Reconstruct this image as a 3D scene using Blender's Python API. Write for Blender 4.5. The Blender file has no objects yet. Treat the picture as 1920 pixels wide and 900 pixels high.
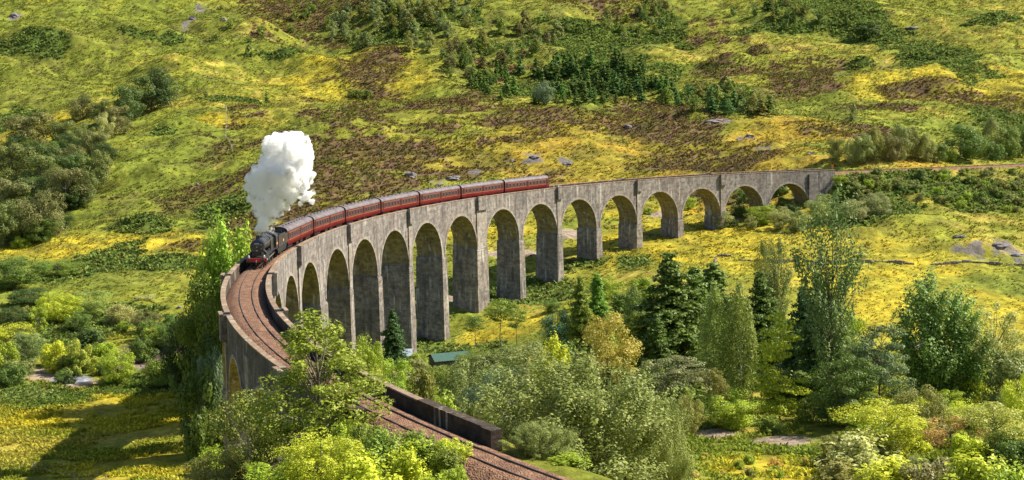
import bpy, bmesh, math, random
import numpy as np
from mathutils import Vector, Matrix
rad = math.radians
SC = bpy.context.scene
COL = SC.collection
# ------------------------------------------------------------------ camera
CAM_Z = 34.393
YAW, PITCH, ROLL, FPX, SHY = -0.511678, -0.09726, -0.017, 2735.0, -75.7
F = np.array([0.0, math.cos(PITCH), math.sin(PITCH)])
Rt = np.array([1.0, 0.0, 0.0]); U = np.cross(Rt, F)
R2 = math.cos(ROLL)*Rt + math.sin(ROLL)*U
U2 = -math.sin(ROLL)*Rt + math.cos(ROLL)*U
cam = bpy.data.cameras.new("camera"); camo = bpy.data.objects.new("camera", cam); COL.objects.link(camo)
M = Matrix(((R2[0], U2[0], -F[0], 0), (R2[1], U2[1], -F[1], 0), (R2[2], U2[2], -F[2], CAM_Z), (0, 0, 0, 1)))
camo.matrix_world = M
cam.sensor_width = 36; cam.lens = FPX/1920*36; cam.shift_y = SHY/1920
cam.clip_start = 1; cam.clip_end = 20000
SC.camera = camo
# ------------------------------------------------------------------ light
SUN_EL, SUN_AZ = rad(44), rad(12)        # azimuth measured forward (+y) from the right (+x)
w = bpy.data.worlds.new("World"); SC.world = w; w.use_nodes = True
nt = w.node_tree; bg = nt.nodes["Background"]
sky = nt.nodes.new("ShaderNodeTexSky"); sky.sky_type = 'NISHITA'; sky.sun_disc = False
sky.sun_elevation = SUN_EL; sky.sun_rotation = rad(90)-SUN_AZ
sky.air_density = 1.0; sky.dust_density = 1.0
nt.links.new(sky.outputs[0], bg.inputs[0]); bg.inputs[1].default_value = 0.078
sl = bpy.data.lights.new("sun", 'SUN'); sl.energy = 5.0; sl.angle = rad(0.6); sl.color = (1.0, 0.91, 0.76)
so = bpy.data.objects.new("sun", sl); COL.objects.link(so)
sd = Vector((math.cos(SUN_EL)*math.cos(SUN_AZ), math.cos(SUN_EL)*math.sin(SUN_AZ), math.sin(SUN_EL)))
so.rotation_euler = sd.to_track_quat('Z', 'Y').to_euler(); so.location = (300, 100, 300)
SC.view_settings.view_transform = 'Standard'; SC.view_settings.look = 'None'
SC.view_settings.gamma = 1; SC.view_settings.exposure = 1.0
SC.cycles.max_bounces = 14; SC.cycles.diffuse_bounces = 3; SC.cycles.glossy_bounces = 2
SC.cycles.transmission_bounces = 4; SC.cycles.volume_bounces = 12; SC.cycles.transparent_max_bounces = 8
SC.cycles.use_denoising = True
# ------------------------------------------------------------------ helpers
def atd(u, v, d):
    """the world point seen at photo pixel (u, v) at view depth d"""
    r = F + R2*(u-960)/FPX - U2*(v-450-SHY)/FPX
    return np.array([0, 0, CAM_Z]) + r*d
def atd_many(u, v, d):
    r = F[None] + R2[None]*((u-960)/FPX)[:, None] - U2[None]*((v-450-SHY)/FPX)[:, None]
    return np.array([0, 0, CAM_Z]) + r*d[:, None]
def tag(o, label=None, cat=None, group=None, kind=None):
    if label: o['label'] = label
    if cat: o['category'] = cat
    if group: o['group'] = group
    if kind: o['kind'] = kind
    return o
def link(name, me, mat=None, parent=None, loc=None):
    o = bpy.data.objects.new(name, me); COL.objects.link(o)
    if mat is not None:
        for m in (mat if isinstance(mat, (list, tuple)) else [mat]): me.materials.append(m)
    if parent is not None: o.parent = parent
    if loc is not None: o.location = loc
    return o
def empty(name, loc=(0, 0, 0), parent=None):
    o = bpy.data.objects.new(name, None); COL.objects.link(o); o.location = loc
    o.empty_display_size = 0.5
    if parent is not None: o.parent = parent
    return o
def npmesh(name, V, Q, smooth=False):
    """mesh from an (n,3) array and an (m,3|4) index array"""
    me = bpy.data.meshes.new(name); V = np.asarray(V, np.float32); Q = np.asarray(Q, np.int32)
    k = Q.shape[1]
    me.vertices.add(len(V)); me.vertices.foreach_set("co", V.ravel())
    me.loops.add(Q.size); me.loops.foreach_set("vertex_index", Q.ravel())
    me.polygons.add(len(Q)); me.polygons.foreach_set("loop_start", np.arange(0, Q.size, k, dtype=np.int32))
    me.polygons.foreach_set("loop_total", np.full(len(Q), k, np.int32))
    if smooth: me.polygons.foreach_set("use_smooth", np.ones(len(Q), bool))
    me.update(calc_edges=True); me.validate()
    return me
class MB:
    """collects shapes into one mesh"""
    def __init__(s): s.V = []; s.Fc = []; s.mi = []
    def add(s, V, Fc, m=0):
        n = len(s.V); s.V += [tuple(map(float, v)) for v in V]; s.Fc += [tuple(i+n for i in f) for f in Fc]; s.mi += [m]*len(Fc); return s
    def box(s, x0, x1, y0, y1, z0, z1, m=0, f=None):
        V = [(x, y, z) for z in (z0, z1) for y in (y0, y1) for x in (x0, x1)]
        if f: V = [f(*v) for v in V]
        return s.add(V, [(0, 2, 3, 1), (4, 5, 7, 6), (0, 1, 5, 4), (2, 6, 7, 3), (0, 4, 6, 2), (1, 3, 7, 5)], m)
    def tube(s, pts, rs, n=8, m=0, cap=True):
        pts = [Vector(p) for p in pts]; V = []
        for i, p in enumerate(pts):
            t = (pts[min(i+1, len(pts)-1)]-pts[max(i-1, 0)]).normalized()
            a = t.orthogonal().normalized() if i == 0 else (a - t*a.dot(t)).normalized()
            b = t.cross(a)
            for k in range(n):
                q = 2*math.pi*k/n; V.append(p+(a*math.cos(q)+b*math.sin(q))*rs[i])
        Fc = [(i*n+k, i*n+(k+1) % n, (i+1)*n+(k+1) % n, (i+1)*n+k) for i in range(len(pts)-1) for k in range(n)]
        if cap: Fc += [tuple(range(n))[::-1], tuple((len(pts)-1)*n+k for k in range(n))]
        return s.add(V, Fc, m)
    def prism(s, prof, y0, y1, m=0):
        """profile in (x,z) extruded in y"""
        n = len(prof); V = [(x, y0, z) for x, z in prof]+[(x, y1, z) for x, z in prof]
        return s.add(V, [tuple(range(n)), tuple(range(n, 2*n))[::-1]]+[(i, i+n, (i+1) % n+n, (i+1) % n) for i in range(n)], m)
    def mesh(s, name, smooth=False, origin=None):
        me = bpy.data.meshes.new(name)
        V = s.V if origin is None else [(a-origin[0], b-origin[1], c-origin[2]) for a, b, c in s.V]
        me.from_pydata(V, [], s.Fc); me.polygons.foreach_set("material_index", s.mi)
        bm = bmesh.new(); bm.from_mesh(me); bmesh.ops.recalc_face_normals(bm, faces=bm.faces); bm.to_mesh(me); bm.free()
        if smooth:
            me.polygons.foreach_set("use_smooth", [True]*len(me.polygons)); me.set_sharp_from_angle(angle=rad(40))
        me.update(); return me
    def build(s, name, mat, parent=None, smooth=False, origin=None):
        return link(name, s.mesh(name, smooth, origin), mat, parent)
# value noise -------------------------------------------------------------
_rs = np.random.RandomState(7); _tab = _rs.rand(512, 512).astype(np.float64)
def vnoise(x, y, seed=0):
    x = x+seed*37.7; y = y+seed*91.3
    xi = np.floor(x).astype(int); yi = np.floor(y).astype(int); fx = x-xi; fy = y-yi
    fx = fx*fx*fx*(fx*(fx*6-15)+10); fy = fy*fy*fy*(fy*(fy*6-15)+10)
    g = lambda a, b: _tab[a & 511, b & 511]
    return (g(xi, yi)*(1-fx)*(1-fy)+g(xi+1, yi)*fx*(1-fy)+g(xi, yi+1)*(1-fx)*fy+g(xi+1, yi+1)*fx*fy)*2-1
def fbm(x, y, wl, octv=4, seed=0, gain=.5):
    a = 1; t = 0; s = 0
    for o in range(octv):
        c, q = math.cos(.7*o+seed), math.sin(.7*o+seed)
        t = t+a*vnoise((x*c-y*q)/wl, (x*q+y*c)/wl, seed+o*3); s += a; a *= gain; wl /= 2.03
    return t/s
def sstep(a, b, x): t = np.clip((x-a)/(b-a), 0, 1); return t*t*(3-2*t)
# ------------------------------------------------------------------ viaduct line
RI, WID = 236.87, 5.84
DTH, GRADE, EX = 0.0721, 0.4055, 0.1518
CX0, CY0 = -90.8, 284.245                 # camera position in the arc's own frame
cyw, syw = math.cos(YAW), math.sin(YAW)
def toworld(X, Y):
    dx, dy = X-CX0, Y-CY0
    return dx*syw-dy*cyw, dx*cyw+dy*syw
def kth(k):                               # angle of pier k, two piers are double thickness
    return DTH*(k+EX*(min(max((k-8)+.5, 0), 1)+min(max((k-13)+.5, 0), 1)))
RC = RI+WID/2
SPK = [RC*kth(k) for k in range(0, 22)]
PER = RC*DTH
def frame(s):
    """centre point, outward normal, parapet-top z, at arc length s from the far end pier"""
    smax = SPK[21]+34
    sc = min(max(s, 0), smax); th = sc/RC
    X, Y = RC*math.cos(th), RC*math.sin(th); tx, ty = -math.sin(th), math.cos(th)
    X += tx*(s-sc); Y += ty*(s-sc)
    x, y = toworld(X, Y); nx, ny = toworld(X+math.cos(th), Y+math.sin(th))
    ax, ay = toworld(X+tx, Y+ty)
    k = s/PER if s < SPK[7] else (s/PER - .1 if s < SPK[12] else s/PER-.28)
    z = GRADE*s/PER*0.985
    return x, y, nx-x, ny-y, ax-x, ay-y, z
def VP(s, r, z):
    """r: offset outward from centre line, z: relative to the parapet top"""
    x, y, nx, ny, tx, ty, z0 = frame(s)
    return (x+nx*r, y+ny*r, z0+z)
HW = WID/2
RAILZ = -0.75
# distance to the line, for terrain shaping
_ss = np.arange(-420, SPK[21]+260, 2.0)
_line = np.array([(lambda f: (f[0], f[1], f[6], f[2], f[3]))(frame(s)) for s in _ss])
# ------------------------------------------------------------------ terrain
CP = []
def cp(u, v, d): CP.append(atd(u, v, d))
def cpz(u, d, z):
    p = atd(u, 400, d); CP.append(np.array([p[0], p[1], z]))
for k, z in {3: -15.3, 4: -17, 5: -18, 6: -21, 7: -24.5, 9: -26.8, 10: -26.5, 11: -24, 12: -20.5, 13: -19, 14: -20, 15: -21.5, 16: -21.5, 17: -19, 18: -15, 19: -9.5, 20: -4.0}.items():
    x, y, nx, ny, tx, ty, z0 = frame(SPK[k]); CP.append(np.array([x, y, z]))
for k, z in {2: -15, 1: -13.6, 0: -11.5}.items():
    x, y, nx, ny, tx, ty, z0 = frame(k*PER); CP.append(np.array([x-nx*8, y-ny*8, z])); CP.append(np.array([x+nx*14, y+ny*14, z+2]))
# left meadow, river flat and hillside
for u in (-250, 0, 150, 330):
    cp(u, 900, 199); cp(u, 740, 250)
for u in (-250, 0, 200, 330): cp(u, 700, 268)
for u in (-250, 0, 200, 400): cp(u, 600, 315)
for u in (-250, 0, 200, 400): cp(u, 520, 370)
L = {460: 420, 400: 460, 330: 510, 250: 580}
for v, d in L.items():
    for u in (-250, 0, 200, 400): cp(u, v+(22 if u < 200 else 0), d)
cp(200, 225, 620); cp(300, 205, 640); cp(400, 200, 640); cp(0, 230, 660); cp(-250, 230, 660)
for v, d in {165: 720, 100: 810, 50: 890, 0: 960, -80: 1080}.items():
    for u in (-300, 0, 200, 400): cp(u, v+10, d)
# behind the viaduct: the heather knoll
cp(640, 500, 375); cp(700, 440, 415); cp(560, 420, 430); cp(900, 500, 370); cp(860, 560, 335); cp(1000, 440, 410); cp(1000, 400, 440)
for u, o in ((550, 8), (750, 4), (950, 0), (1150, 0), (1330, 8)):
    cp(u, 340, 478-o); cp(u, 300, 508); cp(u, 250, 550); cp(u, 205+o, 600); cp(u, 190+o*.5, 690)
    for v, d in {150: 760, 100: 835, 50: 910, 0: 990, -80: 1100}.items(): cp(u, v, d)
for u in (1150, 1300): cp(u, 420, 420); cp(u, 380, 445)
# right: embankment, meadow, upper slopes
cp(1440, 300, 470); cp(1440, 250, 540); cp(1600, 298, 462); cp(1600, 240, 560)
for u in (1760, 1920, 2150): cp(u, 298, 480+(u-1760)*.1); cp(u, 270, 540); cp(u, 235, 600)
for u in (1440, 1600, 1760, 1920, 2150):
    for v, d in {200: 655, 150: 745, 100: 825, 50: 905, 0: 985, -80: 1100}.items(): cp(u, v, d)
for u in (1600, 1760, 1900, 2150):
    cp(u, 420, 402); cp(u, 500, 352); cp(u, 600, 299)
for u in (1400, 1500): cp(u, 500, 350)
cp(1300, 500, 345); cp(1250, 560, 312); cp(1450, 600, 296); cp(1880, 670, 268); cp(2150, 700, 255)
cp(1100, 620, 285); cp(1000, 620, 300); cp(900, 650, 305); cp(850, 690, 285); cp(1000, 700, 257); cp(1150, 710, 245); cp(1300, 700, 240); cp(1500, 720, 228)
# near slope
cp(1200, 905, 135); cp(1400, 900, 150); cp(1400, 860, 165); cp(1480, 832, 180); cp(1340, 822, 185); cp(1540, 800, 192); cp(1700, 845, 172)
cp(1900, 900, 148); cp(2150, 920, 140); cp(1850, 757, 214); cp(2150, 790, 200); cp(1060, 860, 150)
for s_, z in ((SPK[21]+4, -1.5), (SPK[21]+20, -1.2), (SPK[21]+34, -1.2)):
    for r_, dz in ((-9, -4.5), (9, -1.2)): x, y, nx, ny, tx, ty, z0 = frame(s_); CP.append(np.array([x+nx*r_, y+ny*r_, z0+z+dz]))
cpz(960, 60, 17); cpz(300, 60, 15); cpz(1700, 60, 8); cpz(960, 25, 27); cpz(960, 0, 32); cpz(-1500, 25, 22); cpz(3400, 25, 18)
cpz(150, 130, -8); cpz(450, 112, 0); cpz(600, 98, 6); cpz(-300, 130, -10); cpz(1300, 100, 2); cpz(1900, 100, -3); cpz(450, 170, -17)
CP += [np.array(q) for q in ((-400, 60, -10), (400, 60, -10), (-300, -150, 60), (300, -150, 60), (0, -150, 80), (-600, 300, 0), (600, 300, 0), (-800, 700, 60), (800, 700, 50),
       (0, 1300, 125), (-600, 1200, 125), (600, 1200, 115), (0, 1700, 210), (-900, 1700, 220), (900, 1700, 210))]
CP = np.array(CP); _S = 100.0
def _phi(r2): return np.where(r2 > 0, r2*np.log(r2+1e-12), 0)*.5
n = len(CP); P2 = CP[:, :2]/_S
Kk = _phi(((P2[:, None]-P2[None])**2).sum(2))+np.eye(n)*0.006
A = np.zeros((n+3, n+3)); A[:n, :n] = Kk; A[:n, n] = 1; A[:n, n+1:] = P2; A[n, :n] = 1; A[n+1:, :n] = P2.T
TW = np.linalg.solve(A, np.r_[CP[:, 2], 0, 0, 0])
def tps(x, y):
    x = np.atleast_1d(x).ravel(); y = np.atleast_1d(y).ravel(); out = np.empty(len(x))
    for i in range(0, len(x), 60000):
        a = x[i:i+60000]/_S; b = y[i:i+60000]/_S
        r2 = (a[:, None]-P2[:, 0])**2+(b[:, None]-P2[:, 1])**2
        out[i:i+60000] = _phi(r2)@TW[:n]+TW[n]+a*TW[n+1]+b*TW[n+2]
    return out
# coarse lattice of the spline for quick look-ups
_gx = np.arange(-1000, 1001, 8.0); _gy = np.arange(-200, 1801, 8.0)
_GX, _GY = np.meshgrid(_gx, _gy); _GZ = tps(_GX, _GY).reshape(_GX.shape)
def base(x, y):
    fx = np.clip((x+1000)/8, 0, len(_gx)-1.001); fy = np.clip((y+200)/8, 0, len(_gy)-1.001)
    i = fx.astype(int); j = fy.astype(int); a = fx-i; b = fy-j
    return _GZ[j, i]*(1-a)*(1-b)+_GZ[j, i+1]*a*(1-b)+_GZ[j+1, i]*(1-a)*b+_GZ[j+1, i+1]*a*b
MOUND = []                                 # raised hummocks: x, y, rx, ry, h
def height(x, y, micro=False):
    x = np.asarray(x, float); y = np.asarray(y, float)
    z = base(x, y)
    far = sstep(380, 480, y)
    hill = sstep(430, 560, y)*.75+.25
    z = z+fbm(x, y, 60, 3, 3)*4.2*far*hill+fbm(x+y*.25, y*1.2, 24, 3, 5)*(1.9*far*hill+.35)
    z = z+sstep(640, 780, y)*(.5-np.abs(fbm(x+y*.3, y, 120, 2, 9)))*16*sstep(1500, 1100, y)
    for mx, my, rx, ry, h in MOUND:
        q = ((x-mx)/rx)**2+((y-my)/ry)**2
        z = z+np.where(q < 4, h*np.exp(-q*1.3), 0)
    # railway formation beyond the ends of the viaduct
    m = (y > 380) & (x > 40) | (y < 140)
    if m.any():
        xs, ys = x[m], y[m]; sel = (_ss < -15) | (_ss > SPK[21]+5); Ln = _line[sel]
        best = np.full(xs.shape, 1e9); bz = np.zeros(xs.shape)
        for c in range(0, len(xs), 40000):
            d2 = (xs[c:c+40000, None]-Ln[:, 0])**2+(ys[c:c+40000, None]-Ln[:, 1])**2
            i = d2.argmin(1); best[c:c+40000] = np.sqrt(d2[np.arange(len(i)), i]); bz[c:c+40000] = Ln[i, 2]
        form = bz+RAILZ-.75
        t = sstep(3.2, 3.2+10, best)
        z[m] = form*(1-t)+z[m]*t
    if micro:
        far2 = sstep(150, 420, y)
        n1 = fbm(x, y, 5.5, 3, 21); n2 = 1-np.abs(fbm(x, y, 2.6, 2, 31))*2
        z = z+(n1*.5+n2*.25)*(.18+.95*far2)
        z = z+np.maximum(fbm(x, y, 12, 3, 41)-.15, 0)*1.6*far2
        if m.any():
            t = sstep(3.0, 6, best); z[m] = np.where(t < 1, form*(1-t)+z[m]*t, z[m])
    return z
def hz(x, y): return float(height(np.array([x]), np.array([y]))[0])
def hit(u, v, d0=90, d1=1500):
    d = np.arange(d0, d1, 2.0); p = atd_many(np.full(d.shape, u), np.full(d.shape, v), d)
    h = height(p[:, 0], p[:, 1]); i = np.argmax(p[:, 2] < h)
    return (p[i, 0], p[i, 1], h[i], d[i])
# mounds from where they stand on the slope
def mound(u, v, ru, rv, h, d0=250):
    x, y, z, d = hit(u, v, d0); MOUND.append((x, y, ru*d/FPX, max(ru*d/FPX*rv, 3), h))
mound(275, 425, 60, .6, 3.2); mound(320, 498, 70, .6, 2.6); mound(180, 500, 55, .6, 2.2); mound(440, 395, 50, .6, 2.0); mound(305, 250, 28, .6, 2)
mound(1640, 60, 50, .7, 5); mound(1750, 108, 60, .6, 4); mound(1615, 125, 25, .7, 4); mound(1870, 40, 50, .6, 4); mound(250, 70, 90, .6, 9); mound(430, 110, 70, .6, 6)
mound(1430, 95, 50, .5, 4); mound(1310, 60, 30, .5, 4); mound(60, 90, 90, .6, 8); mound(540, 105, 30, .6, 3)
mound(1720, 425, 90, .6, 2.6, 330); mound(1840, 470, 80, .6, 3.5, 330); mound(1620, 440, 50, .5, 2, 330)
mound(300, 330, 90, .5, 2.5); mound(620, 240, 60, .5, 2); mound(1050, 215, 80, .5, 3); mound(1260, 225, 70, .5, 3.5)
for a in ((250, 215, 40, 1.0, -4), (215, 290, 40, 1.0, -5), (160, 350, 60, .8, -5), (80, 420, 90, .8, -4), (200, 385, 30, .8, -3)): mound(*a)
for a in ((400, 225, 70, .5, 4), (330, 240, 50, .5, 4), (290, 330, 40, .6, 3), (130, 95, 120, .5, 9), (330, 130, 70, .6, 7), (480, 60, 60, .6, 8), (20, 150, 60, .5, 6), (1490, 40, 80, .5, 6), (1100, 60, 90, .5, 6), (1380, 120, 90, .4, 5), (1750, 170, 90, .4, 6), (1560, 190, 60, .4, 4)): mound(*a)
NT = 1150
t_ = np.linspace(-1, 1, NT); t_ = .47*t_+.25*t_**7
yr = np.concatenate([np.arange(-180, 60, 6.0), np.arange(60, 200, 1.0), 200+np.cumsum(np.linspace(.75, .85, 260)),])
yy = yr[-1]; ext = []
while yy < 1120: yy += .85+max(0, (yy-560))*.0012; ext.append(yy)
while yy < 9000: yy += (yy-1080)*.12; ext.append(yy)
yr = np.concatenate([yr, ext]); NR = len(yr)
TX = t_[None]*(np.maximum(yr, 0)[:, None]+170); TY = np.repeat(yr[:, None], NT, 1)
fx = TX.ravel(); fy = TY.ravel()
inside = (np.abs(fx) < 990) & (fy < 1780)
cx_ = np.clip(fx, -990, 990); cy_ = np.clip(fy, -190, 1780)
TZ = height(cx_, cy_, True)
TZ = TZ+np.where(fy > 1780, (fy-1780)*.02, 0)
idx = np.arange(NR*NT).reshape(NR, NT)
Q = np.stack([idx[:-1, :-1], idx[:-1, 1:], idx[1:, 1:], idx[1:, :-1]], -1).reshape(-1, 4)
terr_me = npmesh("hillside_ground", np.stack([fx, fy, TZ], -1), Q, True)
print("terrain", NR, NT, len(fx))
# ---- ground cover: where each kind of vegetation grows (an albedo per vertex)
BL = {}
def patch(kind, u, v, ru, rv, d0=150, wgt=1.0):
    x, y, z, d = hit(u, v, d0)
    x2, y2, z2, d2 = hit(u, v-rv*.7, d0); ry = max(abs(y2-y)/.7, 4)
    ry = min(ry, 160)
    BL.setdefault(kind, []).append((x, y, ru*d/FPX, ry, wgt))
def field(kind, x, y, rough=.6, wl=14, seed=0):
    out = np.zeros(x.shape); nz = fbm(x, y, wl, 4, seed+50)
    for px, py, rx, ry, wg in BL.get(kind, []):
        q = ((x-px)/rx)**2+((y-py)/ry)**2; m = q < 6
        out = np.maximum(out, np.where(m, wg*sstep(1.35, .75, np.sqrt(q)+nz*rough), 0))
    return out
for a in ((130, 90, 170, 60), (340, 60, 90, 30), (450, 110, 90, 25), (800, 60, 230, 60), (1080, 110, 180, 60), (1040, 170, 190, 30), (1330, 175, 130, 22), (330, 330, 90, 40), (250, 490, 150, 50), (640, 420, 60, 30), (60, 240, 60, 40), (1640, 80, 100, 30), (620, 215, 60, 20), (1850, 380, 100, 30)): patch('green', *a)
patch('slate', 130, 716, 34, 5, 240); patch('bed', 290, 665, 70, 22, 240); patch('bed', 330, 640, 50, 14, 240); patch('bed', 30, 610, 50, 8, 240)
# heather and brown deer grass
for a in ((730, 270, 260, 80), (960, 225, 150, 30), (620, 215, 90, 30), (560, 30, 130, 45), (480, 60, 60, 30), (960, 150, 60, 20), (1260, 215, 90, 22), (1430, 95, 60, 14),
          (1480, 150, 70, 22), (1800, 195, 110, 24), (1330, 55, 60, 12), (1520, 130, 80, 20), (1150, 15, 120, 20), (1680, 205, 90, 12), (1560, 245, 90, 14), (1380, 135, 60, 16), (1290, 165, 60, 14), (700, 130, 60, 12), (460, 215, 30, 25)):
    patch('heather', *a)
# bracken, rushes and scrub
for a in ((275, 425, 60, 26), (320, 498, 66, 24), (180, 500, 60, 26), (430, 385, 50, 16), (305, 250, 28, 10), (420, 190, 70, 8), (50, 85, 60, 24), (20, 230, 40, 24), 
          (760, 55, 70, 16), (690, 80, 40, 12), (850, 30, 60, 14), (900, 95, 40, 12), (1070, 85, 90, 22), (1190, 75, 60, 18), (1130, 115, 70, 18), (1240, 135, 40, 14), (1200, 165, 60, 14), (1050, 175, 120, 16), (1330, 180, 70, 10), (1400, 190, 40, 8), (1640, 60, 60, 30), (1750, 95, 60, 16), (1610, 120, 25, 14), (1870, 35, 50, 10), (1560, 15, 90, 16), (1450, 55, 90, 12), (1260, 50, 30, 18),
          (1880, 225, 60, 14), (120, 620, 140, 40), (60, 740, 90, 16), (300, 700, 90, 30), (250, 730, 100, 14), (260, 65, 40, 10), (320, 75, 20, 14), (530, 105, 40, 10)):
    patch('bracken', *a)
for a in ((1750, 350, 160, 30), (1640, 400, 70, 30), (1860, 370, 120, 30), (1080, 500, 70, 14), (1190, 495, 40, 14), (700, 660, 60, 20), (820, 700, 100, 30), (1000, 560, 90, 30), (900, 860, 120, 40), (500, 890, 150, 40)):
    patch('bracken', *a)
for a in ((1650, 330, 60, 10, 380), (1500, 245, 120, 25), (1350, 310, 200, 60), (900, 310, 200, 50), (1150, 290, 220, 70), (1720, 300, 60, 8, 440)): patch('ochre', *a)
for a in ((1840, 478, 34, 6, 330, .9), (1880, 462, 26, 5, 330, .9), (1900, 492, 20, 4, 330, .9), (770, 330, 10, 6), (820, 345, 10, 4), (1000, 300, 16, 4), (1060, 305, 14, 5), (1350, 232, 24, 5), (1400, 262, 14, 4), (1440, 285, 30, 3), (985, 300, 8, 5), (890, 325, 10, 4), (28, 33, 9, 6), (375, 20, 12, 10), (350, 42, 7, 5), (1640, 55, 8, 3)): patch('rock', *a)
for a in ((100, 700, 55, 9, 240), (150, 722, 30, 6, 240), (30, 610, 50, 8, 240), (240, 680, 60, 14, 240), (310, 650, 50, 10, 240), (1060, 440, 40, 5, 330), (960, 480, 50, 6, 330), (1250, 405, 30, 4, 380), (1470, 828, 60, 2.5), (1340, 818, 40, 2.5), (1740, 650, 30, 5), (860, 560, 30, 4, 300), (790, 700, 50, 8, 240)): patch('gravel', *a)
for a in ((1500, 480, 260, 60, 300), (1300, 440, 130, 30, 350), (1760, 600, 250, 60, 250), (1180, 470, 100, 30), (250, 460, 250, 20), (260, 780, 200, 30), (300, 880, 180, 30), (600, 400, 120, 30), (1450, 890, 120, 30), (1500, 245, 100, 14), (1760, 160, 160, 30), (420, 230, 60, 14), (1900, 150, 100, 20), (680, 130, 130, 20), (60, 250, 60, 20), (1250, 400, 160, 14, 380), (950, 620, 80, 30, 280), (930, 430, 100, 30, 380)): patch('gold', *a)
def cover_at(X_, Y_):
    g1 = fbm(X_, Y_, 55, 4, 61); g2 = fbm(X_, Y_, 7, 4, 71); g3 = fbm(X_, Y_, 2.2, 2, 81)
    def mix(c, col, m): return c*(1-m[:, None])+np.array(col)[None]*m[:, None]
    C = np.zeros((len(X_), 3))+np.array([.205, .215, .026])
    C = mix(C, (.155, .185, .024), sstep(-.1, .35, g1+.5*g2))
    C = mix(C, (.30, .255, .045), sstep(.08, .45, -g1*.6+g2*.7))
    C = mix(C, (.135, .160, .022), field('green', X_, Y_, .6, 30, 8)*.8)
    C = mix(C, (.37, .305, .026), field('gold', X_, Y_, .5, 18, 1)*(.45+.5*sstep(-.4, .3, g2)))
    C = mix(C, (.30, .21, .026), field('ochre', X_, Y_, .6, 16, 2)*(.5+.45*sstep(-.2, .4, g2)))
    hf = field('heather', X_, Y_, 1.0, 26, 3)*sstep(-.42, -.12, g1+.6*g2+.25*fbm(X_, Y_, 30, 2, 44))
    C = mix(C, (.12, .09, .028), hf*sstep(-.3, .2, g2+.4*g1))
    C = mix(C, (.125, .065, .065), hf*sstep(.08, .3, g3+.4*g2)*.55)
    C = mix(C, (.075, .075, .022), sstep(.12, .4, fbm(X_, Y_, 9, 4, 91))*.5*sstep(330, 420, Y_))
    bf = field('bracken', X_, Y_, .7, 12, 4); C = mix(C, (.075, .115, .022), bf*.9)
    rk = field('rock', X_, Y_, .9, 5, 5); C = mix(C, (.15, .135, .135), rk*sstep(-.3, .1, g3))
    gf = field('gravel', X_, Y_, .6, 9, 6); C = mix(C, (.30, .235, .18), gf); sf = field('slate', X_, Y_, .4, 9, 7); C = mix(C, (.24, .26, .32), sf); df = field('bed', X_, Y_, .5, 9, 9); C = mix(C, (.075, .055, .045), df); gf = np.maximum(gf, np.maximum(sf, df))
    C *= (1+.22*g3+.15*g2)[:, None]
    C = np.clip(C, .01, .8)
    return C, dict(heather=hf, bracken=bf, rock=rk, gravel=gf)
C, _ = cover_at(fx, fy)
ca = terr_me.color_attributes.new("cover", 'FLOAT_COLOR', 'POINT')
ca.data.foreach_set("color", np.c_[C, np.ones(len(C))].astype(np.float32).ravel())
# ------------------------------------------------------------------ materials
def mat(name):
    m = bpy.data.materials.new(name); m.use_nodes = True; return m, m.node_tree.nodes, m.node_tree.links, m.node_tree.nodes["Principled BSDF"]
def simple(name, col, rough=.6, metal=0, noise=None, ns=4.0):
    m, N, Lk, B = mat(name)
    B.inputs["Base Color"].default_value = (*col, 1); B.inputs["Roughness"].default_value = rough; B.inputs["Metallic"].default_value = metal
    if noise:
        t = N.new("ShaderNodeTexNoise"); t.inputs["Scale"].default_value = ns; t.inputs["Detail"].default_value = 5
        r = N.new("ShaderNodeMix"); r.data_type = 'RGBA'; r.inputs[6].default_value = (*col, 1); r.inputs[7].default_value = (*noise, 1)
        c = N.new("ShaderNodeTexCoord"); Lk.new(c.outputs["Object"], t.inputs["Vector"])
        mr = N.new("ShaderNodeMapRange"); mr.inputs[1].default_value = .4; mr.inputs[2].default_value = .62; Lk.new(t.outputs[0], mr.inputs[0])
        Lk.new(mr.outputs[0], r.inputs[0]); Lk.new(r.outputs[2], B.inputs["Base Color"])
    return m
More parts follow.
